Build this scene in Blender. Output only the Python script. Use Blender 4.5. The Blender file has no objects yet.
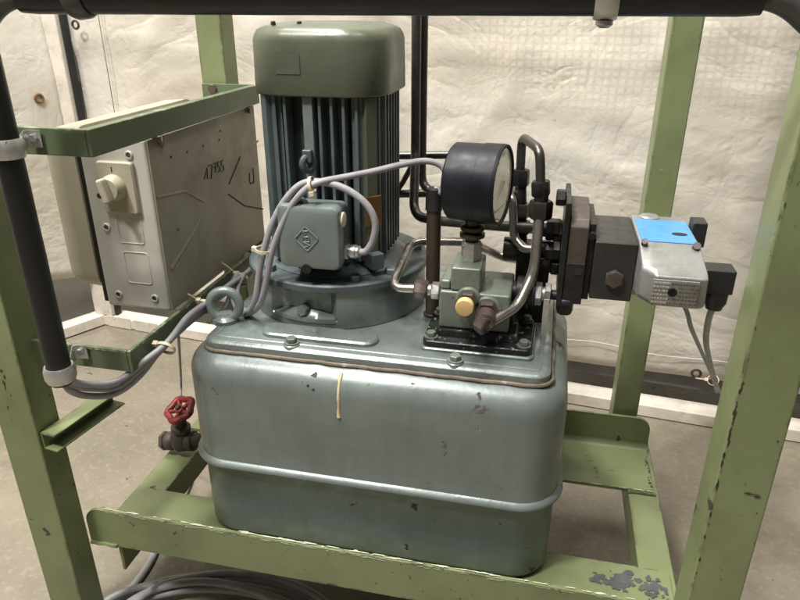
import bpy, math, random
from mathutils import Vector, Matrix, noise
random.seed(7)
PI = math.pi
R = math.radians
scene = bpy.context.scene
COL = scene.collection

# ---------------------------------------------------------------- camera, world, lamps, exposure
cam_d = bpy.data.cameras.new('camera')
cam = bpy.data.objects.new('camera', cam_d)
COL.objects.link(cam)
cam.location = (0, 0, .82)
cam.rotation_euler = (R(90 - 23.95), 0, R(12.63))
cam_d.sensor_width = 36
cam_d.lens = 36 * 668 / 800
cam_d.clip_start = .02
cam_d.clip_end = 60
scene.camera = cam

world = bpy.data.worlds.new('World')
scene.world = world
world.use_nodes = True
bg = world.node_tree.nodes['Background']
bg.inputs[0].default_value = (1, .95, .88, 1)
bg.inputs[1].default_value = .085

def area(name, loc, target, size, power, color, size_y=None):
    l = bpy.data.lights.new(name, 'AREA')
    l.energy = power
    l.color = color
    l.size = size
    if size_y:
        l.shape = 'RECTANGLE'
        l.size_y = size_y
    o = bpy.data.objects.new(name, l)
    COL.objects.link(o)
    o.location = loc
    d = Vector(target) - Vector(loc)
    o.rotation_euler = d.to_track_quat('-Z', 'Y').to_euler()
    return o

area('overhead_or_added_lamp', (-1.15, -.55, 3.0), (-.3, .8, .3), .28, 84, (1, .97, .92))
area('overhead_or_added_lamp', (.75, .2, 3.1), (0, .9, .3), .5, 16, (1, .97, .92))
area('overhead_or_added_lamp', (-.75, .50, 3.1), (-.5, .60, .3), 2.3, 132, (1, .98, .94), .28)
area('overhead_or_added_lamp', (-3.2, 2.6, 3.2), (-2.2, 1.6, 0), .6, 60, (1, .96, .88))  # unseen lamp added beyond the side tarp to light the floor there

vs = scene.view_settings
scene.display_settings.display_device = 'sRGB'
vs.view_transform = 'Standard'
vs.look = 'None'
vs.exposure = .0
vs.gamma = 1
vs.use_curve_mapping = False

# ---------------------------------------------------------------- materials
class NT:
    def __init__(s, name):
        s.m = bpy.data.materials.new(name)
        s.m.use_nodes = True
        s.t = s.m.node_tree
        s.b = s.t.nodes['Principled BSDF']
        tc = s.n('ShaderNodeTexCoord')
        oi = s.n('ShaderNodeObjectInfo')
        ad = s.n('ShaderNodeVectorMath', operation='MULTIPLY_ADD')
        s.l(oi.outputs['Location'], ad.inputs[0])
        ad.inputs[1].default_value = (1, 1, 1)
        s.l(tc.outputs['Object'], ad.inputs[2])
        s.co = ad.outputs[0]
        s.raw = tc.outputs['Object']
    def n(s, t, **k):
        x = s.t.nodes.new(t)
        for a, v in k.items():
            setattr(x, a, v)
        return x
    def l(s, a, b):
        s.t.links.new(a, b)
    def noise(s, scale, detail=4, rough=.55, vec=None, dist=0):
        x = s.n('ShaderNodeTexNoise')
        x.inputs['Scale'].default_value = scale
        x.inputs['Detail'].default_value = detail
        x.inputs['Roughness'].default_value = rough
        x.inputs['Distortion'].default_value = dist
        s.l(vec or s.co, x.inputs['Vector'])
        return x.outputs[0]
    def scaled(s, v):
        x = s.n('ShaderNodeVectorMath', operation='MULTIPLY')
        s.l(s.co, x.inputs[0])
        x.inputs[1].default_value = v
        return x.outputs[0]
    def ramp(s, f, a, b, lo=0., hi=1.):
        x = s.n('ShaderNodeMapRange')
        s.l(f, x.inputs[0])
        x.inputs[1].default_value = a
        x.inputs[2].default_value = b
        x.inputs[3].default_value = lo
        x.inputs[4].default_value = hi
        return x.outputs[0]
    def math(s, op, a, b=None):
        x = s.n('ShaderNodeMath', operation=op)
        for i, v in enumerate((a, b)):
            if v is None: continue
            if isinstance(v, (int, float)): x.inputs[i].default_value = v
            else: s.l(v, x.inputs[i])
        return x.outputs[0]
    def mix(s, f, a, b):
        x = s.n('ShaderNodeMix', data_type='RGBA')
        for i, v in ((0, f), (6, a), (7, b)):
            if isinstance(v, (int, float)): x.inputs[i].default_value = v
            elif isinstance(v, tuple): x.inputs[i].default_value = (*v[:3], 1)
            else: s.l(v, x.inputs[i])
        return x.outputs[2]
    def bump(s, h, strength=.3, dist=.002, prev=None):
        x = s.n('ShaderNodeBump')
        x.inputs['Strength'].default_value = strength
        x.inputs['Distance'].default_value = dist
        s.l(h, x.inputs['Height'])
        if prev: s.l(prev, x.inputs['Normal'])
        s.l(x.outputs[0], s.b.inputs['Normal'])
        return x.outputs[0]
    def edge(s, radius):
        bv = s.n('ShaderNodeBevel', samples=4)
        bv.inputs[0].default_value = radius
        ge = s.n('ShaderNodeNewGeometry')
        d = s.n('ShaderNodeVectorMath', operation='DOT_PRODUCT')
        s.l(bv.outputs[0], d.inputs[0])
        s.l(ge.outputs['Normal'], d.inputs[1])
        return s.ramp(d.outputs['Value'], .985, .93)

def pmat(name, base, rough=.5, metal=0., var=.18, scale=9, dirt=None, spots=(), bump=.0, bscale=160, bdist=.001,
         rvar=.12, edge=None, coat=0., spec=None, streak=None):
    """base colour varied by noise; dirt=(colour, scale, lo, hi, amount); spots=[(colour, scale, lo, hi)]; edge=(radius, colour, noise lo, hi)"""
    s = NT(name)
    n1 = s.noise(scale, 6, .6)
    lo = tuple(c * (1 - var) for c in base)
    hi = tuple(min(1, c * (1 + var)) for c in base)
    c = s.mix(s.ramp(n1, .3, .7), lo, hi)
    rg = s.ramp(s.noise(scale * 3.1, 5, .6), .3, .7, rough - rvar, rough + rvar)
    if streak:
        col, sc, a, b, amt = streak
        v = s.scaled((1, 1, .06))
        f = s.math('MULTIPLY', s.ramp(s.noise(sc, 4, .6, v), a, b), amt)
        c = s.mix(f, c, col)
    if dirt:
        col, sc, a, b, amt = dirt
        f = s.math('MULTIPLY', s.ramp(s.noise(sc, 7, .65), a, b), amt)
        c = s.mix(f, c, col)
    met = None
    for col, sc, a, b in spots:
        f = s.ramp(s.noise(sc, 4, .6, None, .4), a, b)
        c = s.mix(f, c, col)
        rg = s.math('MAXIMUM', rg, s.math('MULTIPLY', f, .75))
    if edge:
        rad, col, a, b = edge
        f = s.math('MULTIPLY', s.edge(rad), s.math('MULTIPLY', s.ramp(s.noise(48, 5, .7), a, b), s.ramp(s.noise(9, 3, .6), .44, .54)))
        c = s.mix(f, c, col)
    s.l(c, s.b.inputs['Base Color'])
    s.l(rg, s.b.inputs['Roughness'])
    s.b.inputs['Metallic'].default_value = metal
    if coat: s.b.inputs['Coat Weight'].default_value = coat
    if spec is not None: s.b.inputs['Specular IOR Level'].default_value = spec
    if bump:
        s.bump(s.noise(bscale, 3, .6), bump, bdist)
    return s.m

M = {}
M['green'] = pmat('green_frame_paint', (.196, .226, .108), .40, 0, .10, 6, dirt=((.085, .09, .045), 7, .46, .80, .65),
                  spots=[((.05, .04, .035), 30, .685, .71), ((.11, .05, .03), 55, .72, .74), ((.30, .30, .27), 46, .72, .735)], bump=.12, bscale=240, bdist=.0006,
                  edge=(.006, (.045, .04, .035), .50, .55))
M['bracket'] = pmat('shaded_green_bracket_paint', (.095, .123, .066), .45, 0, .10, 6, dirt=((.08, .10, .05), 9, .52, .85, .5),
                  spots=[((.05, .04, .035), 40, .71, .73)], bump=.10, bscale=240, bdist=.0006,
                  edge=(.005, (.42, .46, .30), .48, .58))  # same green as the frame, its shade painted in as a darker base
M['tank'] = pmat('grey_green_tank_paint', (.180, .210, .200), .35, .22, .16, 11, dirt=((.115, .13, .12), 6, .46, .78, .6),
                 spots=[((.07, .045, .035), 30, .685, .71), ((.012, .012, .012), 75, .735, .75), ((.5, .53, .48), 110, .74, .76)], bump=.20, bscale=210, bdist=.0007,
                 streak=((.125, .150, .135), 70, .48, .78, .38))
M['lid'] = pmat('grey_green_lid_paint', (.215, .250, .238), .29, .38, .14, 12, dirt=((.05, .055, .05), 14, .48, .75, .75),
                spots=[((.02, .02, .018), 90, .73, .75)], bump=.22, bscale=150, bdist=.001)
M['motor'] = pmat('blue_grey_motor_paint', (.100, .128, .130), .42, .15, .16, 14, dirt=((.022, .026, .026), 12, .45, .72, .8),
                  spots=[((.012, .012, .012), 70, .72, .74)], bump=.2, bscale=170, bdist=.001)
M['residue'] = pmat('dark_label_residue', (.070, .077, .050), .5, 0, .15, 40)
M['gap_grime_shade'] = pmat('grime_and_gap_shade', (.028, .033, .033), .5, 0, .4, 14, dirt=((.05, .06, .06), 20, .5, .75, .7))  # grease on the housing; shade of the fin gaps is in its colour
M['fan'] = pmat('olive_grey_cover_paint', (.100, .110, .076), .36, .12, .14, 8, dirt=((.05, .055, .036), 7, .47, .72, .8),
                bump=.12, bscale=150, bdist=.0008)
M['block'] = pmat('grey_green_block_paint', (.165, .192, .158), .38, .15, .12, 18, dirt=((.06, .065, .05), 22, .48, .75, .7),
                  spots=[((.03, .025, .02), 95, .72, .74)], bump=.2, bscale=200, bdist=.0008)
M['termbox'] = pmat('grey_blue_box_paint', (.175, .208, .200), .38, .15, .10, 18, dirt=((.07, .08, .075), 20, .50, .78, .6),
                  spots=[((.10, .06, .03), 60, .73, .76)], bump=.14, bscale=200, bdist=.0008)
M['black_paint'] = pmat('chipped_black_paint', (.012, .012, .012), .38, 0, .3, 30, spots=[((.26, .27, .25), 120, .605, .62)], bump=.5, bscale=90, bdist=.002)
M['rubber'] = pmat('black_sleeve_rubber', (.009, .009, .010), .40, 0, .3, 10, spots=[((.13, .07, .045), 16, .745, .78)], bump=.15, bscale=90, bdist=.001)
M['gauge'] = pmat('black_gauge_enamel', (.007, .007, .011), .44, 0, .3, 12, dirt=((.02, .02, .028), 24, .5, .8, .6), bump=.05, bscale=200, spec=.22)
M['plastic'] = pmat('black_plastic', (.016, .016, .017), .42, 0, .2, 20, bump=.06, bscale=300)
M['oxide'] = pmat('black_oxide_steel', (.022, .021, .021), .42, .5, .35, 30, dirt=((.06, .045, .035), 40, .52, .8, .6), bump=.15, bscale=220)
M['pipe'] = pmat('worn_steel_pipe', (.46, .42, .38), .28, .9, .12, 18, dirt=((.16, .12, .095), 14, .50, .8, .6), bump=.08, bscale=200, bdist=.0006)
M['pipe_dark'] = pmat('dark_steel_pipe', (.105, .096, .09), .32, .8, .2, 18, dirt=((.04, .03, .025), 12, .5, .8, .6), bump=.08, bscale=200, bdist=.0006)
M['rod'] = pmat('bare_grey_rod', (.07, .07, .068), .42, .5, .2, 20, bump=.06, bscale=200)
M['nut_brown'] = pmat('brown_steel_nut', (.155, .115, .105), .40, .7, .25, 60, dirt=((.05, .035, .03), 60, .5, .8, .7), bump=.1, bscale=260)
M['zinc'] = pmat('zinc_plated_steel', (.50, .50, .48), .36, .85, .14, 50, dirt=((.2, .18, .15), 40, .5, .8, .6), bump=.05, bscale=300)
M['galv'] = pmat('galvanised_clamp', (.56, .55, .53), .38, .75, .14, 30, dirt=((.26, .23, .2), 30, .5, .8, .5), bump=.05, bscale=300)
M['brown'] = pmat('brown_phosphated_steel', (.080, .063, .054), .42, .4, .25, 40, dirt=((.03, .025, .022), 30, .50, .78, .7), bump=.15, bscale=240)
M['blackblock'] = pmat('dark_machined_steel', (.034, .032, .031), .40, .35, .2, 30, dirt=((.02, .018, .017), 18, .48, .75, .8), bump=.10, bscale=240)
M['cast'] = pmat('cast_aluminium', (.36, .36, .355), .38, .6, .08, 30, dirt=((.20, .19, .175), 16, .48, .78, .8), bump=.20, bscale=230, bdist=.0008)
M['plate'] = pmat('etched_name_plate', (.42, .41, .39), .42, .5, .12, 60, dirt=((.13, .10, .08), 50, .48, .74, .7), bump=.1, bscale=300)
M['etch'] = pmat('pale_etched_mark', (.62, .60, .57), .5, .3, .1, 60)
M['etchdark'] = pmat('dark_etched_mark', (.12, .10, .085), .6, 0, .2, 60)
M['blue'] = pmat('blue_label_film', (.075, .255, .70), .35, 0, .06, 20, dirt=((.06, .18, .5), 30, .55, .85, .5))
M['brass'] = pmat('tarnished_brass_plate', (.24, .13, .045), .45, .5, .25, 60, dirt=((.09, .05, .02), 60, .5, .78, .7), bump=.1)
M['rust_tube'] = pmat('brown_stained_tube', (.070, .053, .036), .45, .45, .25, 30, dirt=((.03, .024, .018), 30, .46, .75, .8), bump=.12, bscale=200)
M['cable'] = pmat('grey_cable_sheath', (.29, .28, .295), .48, 0, .14, 25, dirt=((.10, .09, .09), 22, .5, .8, .6))
M['cable_pale'] = pmat('pale_grey_cable_sheath', (.30, .33, .32), .45, 0, .1, 25, dirt=((.15, .16, .15), 22, .5, .8, .5))
M['cable_floor'] = pmat('dark_grey_cable_sheath', (.32, .315, .32), .45, 0, .15, 25, dirt=((.13, .12, .12), 12, .5, .8, .6))
M['tie'] = pmat('yellowed_nylon_tie', (.60, .50, .36), .45, 0, .1, 40)
M['cap'] = pmat('cream_plastic_cap', (.80, .55, .25), .42, 0, .06, 40)
M['red'] = pmat('chipped_red_paint', (.36, .032, .03), .46, .05, .2, 40, dirt=((.04, .02, .018), 60, .45, .62, .95), bump=.2, bscale=150)
M['castiron'] = pmat('dirty_cast_iron', (.075, .060, .055), .58, .3, .3, 40, dirt=((.16, .13, .13), 50, .55, .8, .7), bump=.4, bscale=140, bdist=.0015)
M['wood_white'] = pmat('whitewashed_timber', (.66, .60, .52), .68, 0, .12, 22, dirt=((.30, .26, .22), 26, .52, .8, .7), spots=[((.10, .08, .07), 60, .73, .75)],
                       bump=.4, bscale=60, bdist=.002)
M['added_board'] = pmat('added_board_dark_grey', (.15, .145, .145), .72, 0, .2, 18, dirt=((.06, .055, .05), 16, .5, .8, .7), bump=.3, bscale=60, bdist=.002)
M['cream'] = pmat('cream_plastic', (.40, .365, .275), .42, 0, .06, 10, dirt=((.24, .205, .14), 14, .46, .78, .7))
M['boxfront'] = pmat('grey_enclosure_paint', (.50, .48, .43), .5, .05, .07, 12, dirt=((.22, .20, .17), 14, .5, .82, .5), bump=.05, bscale=240)
M['boxside'] = pmat('dirty_beige_enclosure', (.285, .258, .195), .5, .05, .12, 9, dirt=((.115, .098, .066), 7, .44, .76, .75),
                    spots=[((.05, .045, .03), 44, .70, .73), ((.42, .40, .34), 70, .735, .75)], bump=.06, bscale=200)
M['gasket'] = pmat('black_gasket', (.012, .012, .012), .6, 0, .2, 20)
M['ink'] = pmat('black_marker_ink', (.014, .013, .012), .6, 0, .2, 20)
M['rustseal'] = pmat('brown_sealant', (.150, .118, .085), .65, 0, .25, 50, dirt=((.06, .04, .03), 60, .48, .7, .8), spots=[((.30, .34, .29), 50, .64, .68)], bump=.5, bscale=160, bdist=.002)
M['drip'] = pmat('cream_paint_drip', (.66, .55, .34), .45, 0, .1, 40)
M['dial'] = pmat('aged_dial_paper', (.68, .655, .56), .35, 0, .06, 30, dirt=((.48, .44, .32), 18, .5, .8, .5), coat=.8)
M['liquid'] = pmat('olive_gauge_liquid', (.10, .105, .035), .2, 0, .2, 30, coat=.8)

def tarp_mat():
    s = NT('white_tarpaulin')
    n1 = s.noise(2.6, 6, .6)
    c = s.mix(s.ramp(n1, .35, .68), (.51, .46, .385), (.66, .625, .56))
    f = s.math('MULTIPLY', s.ramp(s.noise(9, 8, .72), .55, .8), .35)
    c = s.mix(f, c, (.50, .44, .34))
    f = s.math('MULTIPLY', s.ramp(s.noise(60, 3, .6), .70, .74), .5)
    c = s.mix(f, c, (.30, .27, .2))
    # woven scrim of the sheet shows as a lattice high up, light from behind painted into its colour
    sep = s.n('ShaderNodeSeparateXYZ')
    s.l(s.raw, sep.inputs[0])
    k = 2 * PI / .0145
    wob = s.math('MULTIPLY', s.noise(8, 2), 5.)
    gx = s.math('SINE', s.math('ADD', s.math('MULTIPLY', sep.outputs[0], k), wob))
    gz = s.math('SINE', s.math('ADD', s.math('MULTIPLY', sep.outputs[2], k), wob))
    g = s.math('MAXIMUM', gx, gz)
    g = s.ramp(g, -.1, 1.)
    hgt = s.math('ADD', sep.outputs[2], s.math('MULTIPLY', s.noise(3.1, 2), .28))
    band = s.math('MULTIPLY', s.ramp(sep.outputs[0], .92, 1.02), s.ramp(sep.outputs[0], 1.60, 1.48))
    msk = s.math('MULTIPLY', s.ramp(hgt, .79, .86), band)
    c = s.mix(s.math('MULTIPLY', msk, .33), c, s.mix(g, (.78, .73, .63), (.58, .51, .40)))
    s.l(c, s.b.inputs['Base Color'])
    s.b.inputs['Roughness'].default_value = .5
    b1 = s.bump(s.noise(16, 5, .6, None, .3), .25, .008)
    for sc2, w2, st2, d2, vv in ((3.2, .05, .33, .0026, (1, 1, 1.6)), (6.5, .07, .26, .0018, (1.5, 1, .8)), (12, .09, .2, .0012, (1, 1, 1.5))):
        cr = s.noise(sc2, 4, .55, s.scaled(vv), .6)
        cr = s.math('ABSOLUTE', s.math('SUBTRACT', cr, .5))
        b1 = s.bump(s.ramp(cr, 0, w2), st2, d2, b1)
    b1 = s.bump(s.noise(420, 2, .5), .12, .0006, b1)
    return s.m
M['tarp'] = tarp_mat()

def floor_mat():
    s = NT('dusty_concrete')
    c = s.mix(s.ramp(s.noise(2.2, 7, .62), .3, .7), (.150, .131, .098), (.278, .246, .186))
    c = s.mix(s.math('MULTIPLY', s.ramp(s.noise(14, 8, .7), .5, .75), .5), c, (.15, .115, .08))
    c = s.mix(s.math('MULTIPLY', s.ramp(s.noise(90, 4, .7), .52, .75), .45), c, (.42, .35, .26))
    c = s.mix(s.math('MULTIPLY', s.ramp(s.noise(4, 6, .65), .52, .66), .6), c, (.13, .10, .072))
    c = s.mix(s.math('MULTIPLY', s.ramp(s.noise(260, 3, .7), .60, .70), .22), c, (.45, .39, .30))
    c = s.mix(s.ramp(s.noise(37, 3, .6), .70, .72), c, (.05, .04, .035))
    c = s.mix(s.ramp(s.noise(170, 3, .6), .72, .75), c, (.04, .035, .03))
    s.l(c, s.b.inputs['Base Color'])
    s.l(s.ramp(s.noise(6, 5), .3, .7, .38, .62), s.b.inputs['Roughness'])
    s.bump(s.noise(120, 6, .7), .25, .002)
    return s.m
M['floor'] = floor_mat()

# ---------------------------------------------------------------- mesh builder
def frame_of(d):
    d = Vector(d).normalized()
    a = Vector((0, 0, 1)) if abs(d.z) < .9 else Vector((1, 0, 0))
    x = a.cross(d).normalized()
    return x, d.cross(x), d

class MB:
    def __init__(s):
        s.v = []
        s.f = []
    def add(s, vs, fs):
        o = len(s.v)
        s.v += [Vector(p) for p in vs]
        s.f += [[i + o for i in f] for f in fs]
        return s
    def box(s, lo, hi):
        x0, y0, z0 = lo; x1, y1, z1 = hi
        return s.add([(x0, y0, z0), (x1, y0, z0), (x1, y1, z0), (x0, y1, z0), (x0, y0, z1), (x1, y0, z1), (x1, y1, z1), (x0, y1, z1)],
                     [(0, 3, 2, 1), (4, 5, 6, 7), (0, 1, 5, 4), (1, 2, 6, 5), (2, 3, 7, 6), (3, 0, 4, 7)])
    def loft(s, rings, cap0=True, cap1=True, closed=True):
        n = len(rings[0]); o = len(s.v)
        for r in rings: s.v += [Vector(p) for p in r]
        m = n if closed else n - 1
        for k in range(len(rings) - 1):
            for i in range(m):
                a = o + k * n + i; b = o + k * n + (i + 1) % n
                s.f.append([a, b, b + n, a + n])
        if cap0: s.f.append([o + i for i in range(n)][::-1])
        if cap1: s.f.append([o + (len(rings) - 1) * n + i for i in range(n)])
        return s
    def prism(s, poly, axis, lo, hi):
        """poly in the two other axes (cyclic order), extruded along axis"""
        def P(a, b, t):
            return {'x': (t, a, b), 'y': (b, t, a), 'z': (a, b, t)}[axis]
        return s.loft([[P(a, b, lo) for a, b in poly], [P(a, b, hi) for a, b in poly]])
    def rev(s, p0, d, prof, seg=24, caps=True, rot=0):
        """lathe: prof = [(t along d, radius)]"""
        x, y, z = frame_of(d); p0 = Vector(p0)
        rings = []
        for t, r in prof:
            rings.append([p0 + z * t + (x * math.cos(rot + 2 * PI * i / seg) + y * math.sin(rot + 2 * PI * i / seg)) * max(r, 1e-5) for i in range(seg)])
        return s.loft(rings, caps, caps)
    def cyl(s, p0, p1, r, seg=20, r1=None):
        d = Vector(p1) - Vector(p0)
        return s.rev(p0, d, [(0, r), (d.length, r if r1 is None else r1)], seg)
    def hexn(s, p0, d, h, af, rot=0, c=.12):
        r = af / math.sqrt(3)
        return s.rev(p0, d, [(0, r * (1 - c)), (h * c, r), (h * (1 - c), r), (h, r * (1 - c))], 6, True, rot)
    def tube(s, pts, r, seg=12, rad=None, caps=True):
        pts = [Vector(p) for p in pts]
        n = len(pts)
        tan = []
        for i in range(n):
            t = pts[min(i + 1, n - 1)] - pts[max(i - 1, 0)]
            tan.append(t.normalized())
        x, y, z = frame_of(tan[0])
        rings = []
        for i in range(n):
            t = tan[i]
            x = (x - t * x.dot(t)).normalized()
            yy = t.cross(x)
            rr_ = rad(i / (n - 1)) if rad else r
            rings.append([pts[i] + (x * math.cos(2 * PI * k / seg) + yy * math.sin(2 * PI * k / seg)) * rr_ for k in range(seg)])
        return s.loft(rings, caps, caps)
    def torus(s, c, axis, R0, r, seg=36, rs=12, sx=1):
        x, y, z = frame_of(axis); c = Vector(c); o = len(s.v)
        for i in range(seg):
            a = 2 * PI * i / seg
            d = x * math.cos(a) * sx + y * math.sin(a)
            for k in range(rs):
                b = 2 * PI * k / rs
                s.v.append(c + d * (R0 + r * math.cos(b)) + z * r * math.sin(b))
        for i in range(seg):
            for k in range(rs):
                a = o + i * rs + k; b = o + i * rs + (k + 1) % rs
                c2 = o + ((i + 1) % seg) * rs + (k + 1) % rs; d2 = o + ((i + 1) % seg) * rs + k
                s.f.append([a, d2, c2, b])
        return s
    def xf(s, mat):
        s.v = [mat @ p for p in s.v]
        return s
    def build(s, name, mat, parent=None, bevel=0, seg=2, sharp=35, flat=False, origin=None):
        base = origin
        if base is None:
            base = parent_loc(parent) if parent else Vector((0, 0, 0))
        base = Vector(base)
        me = bpy.data.meshes.new(name)
        me.from_pydata([tuple(p - base) for p in s.v], [], s.f)
        me.update()
        import bmesh
        bm = bmesh.new(); bm.from_mesh(me)
        bmesh.ops.recalc_face_normals(bm, faces=bm.faces)
        bm.to_mesh(me); bm.free()
        me.materials.append(mat if not isinstance(mat, str) else M[mat])
        o = bpy.data.objects.new(name, me)
        COL.objects.link(o)
        if parent:
            o.parent = parent
            o.location = base - parent_loc(parent)
        else:
            o.location = base
        if not flat:
            me.polygons.foreach_set('use_smooth', [True] * len(me.polygons))
            if bevel:
                b = o.modifiers.new('bevel', 'BEVEL')
                b.width = bevel; b.segments = seg; b.limit_method = 'ANGLE'; b.angle_limit = R(32)
                b.harden_normals = True
                b.use_clamp_overlap = True
            else:
                me.set_sharp_from_angle(angle=R(sharp))
        return o

def parent_loc(p):
    l = Vector(p.location)
    while p.parent:
        p = p.parent
        l += Vector(p.location)
    return l

def thing(name, label, cat, loc, group=None):
    o = bpy.data.objects.new(name, None)
    COL.objects.link(o)
    o.empty_display_size = .02
    o.location = loc
    o['label'] = label; o['category'] = cat
    if group: o['group'] = group
    return o
def tag(o, label, cat, group=None):
    o['label'] = label; o['category'] = cat
    if group: o['group'] = group
    return o

def rrect(cx, cy, hx, hy, r, n=8):
    """rounded rectangle outline, counter-clockwise"""
    out = []
    for sx, sy, a0 in ((1, -1, -90), (1, 1, 0), (-1, 1, 90), (-1, -1, 180)):
        for k in range(n + 1):
            a = R(a0 + 90 * k / n)
            out.append((cx + sx * (hx - r) + r * math.cos(a), cy + sy * (hy - r) + r * math.sin(a)))
    return out
def fillet(pts, r, n=7):
    """polyline with rounded corners"""
    pts = [Vector(p) for p in pts]
    out = [pts[0]]
    for i in range(1, len(pts) - 1):
        a, b, c = pts[i - 1], pts[i], pts[i + 1]
        u = (a - b); w = (c - b)
        lu, lw = u.length, w.length
        u.normalize(); w.normalize()
        ang = u.angle(w)
        if ang > PI - .02:
            out.append(b); continue
        d = min(r / math.tan(ang / 2), lu * .49, lw * .49)
        p0, p1 = b + u * d, b + w * d
        for k in range(n + 1):
            t = k / n
            out.append(p0 * (1 - t) ** 2 + b * 2 * t * (1 - t) + p1 * t * t)
    out.append(pts[-1])
    return out
def spline(pts, n=8):
    pts = [Vector(p) for p in pts]
    P = [pts[0] * 2 - pts[1]] + pts + [pts[-1] * 2 - pts[-2]]
    out = []
    for i in range(1, len(P) - 2):
        a, b, c, d = P[i - 1:i + 3]
        for k in range(n):
            t = k / n
            out.append(.5 * (2 * b + (c - a) * t + (2 * a - 5 * b + 4 * c - d) * t * t + (3 * b - a - 3 * c + d) * t ** 3))
    out.append(pts[-1])
    return out

# ---------------------------------------------------------------- the setting: floor
mb = MB()
mb.add([(-6, -5, 0), (6, -5, 0), (6, 7, 0), (-6, 7, 0)], [(0, 1, 2, 3)])
floor = mb.build('floor', 'floor', flat=True)
floor['kind'] = 'structure'

# tarpaulins and the timber frame they hang on
CORNER = Vector((-1.165, 1.452, 0))
DB = Vector((.9948, -.1020, 0))          # along the back wall
DL = Vector((-.464, -.886, 0))           # along the side wall, towards the camera
def sheet(name, p0, d, length, z_bot, z_top, amp, seed, parent, nx=150, nz=110, lean=0):
    nrm = Vector((d.y, -d.x, 0))
    vs, fs = [], []
    for j in range(nz + 1):
        for i in range(nx + 1):
            u = length * i / nx
            zb = z_bot(u)
            z = zb + (z_top - zb) * j / nz
            q = Vector((u * 2.2 + seed, z * 2.6, seed * 1.7))
            w = noise.noise(q) * .6 + noise.noise(q * 2.7) * .3
            cr = 1 - abs(noise.noise(q * 1.6 + Vector((5, 2, 1)))) * 2.2     # creases
            cr2 = 1 - abs(noise.noise(Vector((q.x * 1.1 + q.y * .7, q.y * 2.6, 3.1)))) * 3
            w += max(0, cr) ** 3 * .35 + max(0, cr2) ** 4 * .3
            w += noise.noise(q * 7) * .07
            fade = min(1, (z - zb) / .10 + .35)
            vs.append((u, -w * amp * fade, z))
            fs_ = None
    for j in range(nz):
        for i in range(nx):
            a = j * (nx + 1) + i
            fs.append((a, a + 1, a + nx + 2, a + nx + 1))
    me = bpy.data.meshes.new(name)
    me.from_pydata(vs, [], fs)
    me.polygons.foreach_set('use_smooth', [True] * len(fs))
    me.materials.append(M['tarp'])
    o = bpy.data.objects.new(name, me)
    COL.objects.link(o)
    o.parent = parent
    o.location = Vector(p0) - parent_loc(parent)
    o.rotation_euler = (0, 0, math.atan2(d.y, d.x))
    so = o.modifiers.new('thickness', 'SOLIDIFY')
    so.thickness = .0015
    return o
def wp(u, off, z, d=DB, p=CORNER):
    """point on a wall: u along, off towards the machine"""
    n = Vector((d.y, -d.x, 0))
    return Vector(p) + d * u + n * off + Vector((0, 0, z))
def wall_box(mb, u0, u1, o0, o1, z0, z1, d=DB, p=CORNER, jit=0):
    vs = []
    for z in (z0, z1):
        for u, o in ((u0, o0), (u1, o0), (u1, o1), (u0, o1)):
            vs.append(wp(u, o, z, d, p))
    return mb.add(vs, [(0, 3, 2, 1), (4, 5, 6, 7), (0, 1, 5, 4), (1, 2, 6, 5), (2, 3, 7, 6), (3, 0, 4, 7)])

back = thing('tarpaulin_curtain', 'large creased white tarpaulin hung behind the machine', 'tarpaulin', tuple(CORNER), 'tarpaulins around the booth')
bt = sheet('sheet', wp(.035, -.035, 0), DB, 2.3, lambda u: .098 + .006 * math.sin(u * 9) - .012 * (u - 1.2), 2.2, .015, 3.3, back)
hem = MB()
for k in range(40):
    pass
hp = [wp(.035 + 2.29 * k / 60, -.016 + .004 * math.sin(k * 1.1), .150 + .004 * math.sin(k * .8), DB) for k in range(61)]
MB().tube(hp, .0010, 6).build('hem_seam', 'tarp', back)
for (u, z) in ((.075, .775), (1.508, .118)):
    g = MB().torus(wp(u, -.0105 if z > .5 else -.012, z), Vector((DB.y, -DB.x, 0)), .0085, .0028, 20, 8)
    g.build('grommet', 'brown', back)
# weld seams of the sheet
MB().tube([wp(.135, -.020, .17 + .1 * k + 0) + Vector((0, 0, 0)) for k in range(12)], .0012, 6).build('weld_seam', 'boxside', back)

side = thing('tarpaulin_curtain', 'narrow cream tarpaulin flap beside the black guard rail leg', 'tarpaulin', tuple(wp(.3, 0, 0, DL)), 'tarpaulins around the booth')
st = sheet('sheet', wp(-.005, .004, 0, DL), DL, 1.5, lambda u: .15 + .03 * math.sin(u * 6), 2.2, .012, 9.1, side, 90, 80)
# the loose flap along the corner post
MB().tube([wp(.125, -.0 + .004 * math.sin(k), .15 + .15 * k, DL) for k in range(9)], .0016, 6).build('hem_seam', 'tarp', side)
MB().torus(wp(.05, .0, .615, DL), Vector((DL.y, -DL.x, 0)) * -1, .009, .003, 20, 8).build('grommet', 'brass', side)

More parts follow.
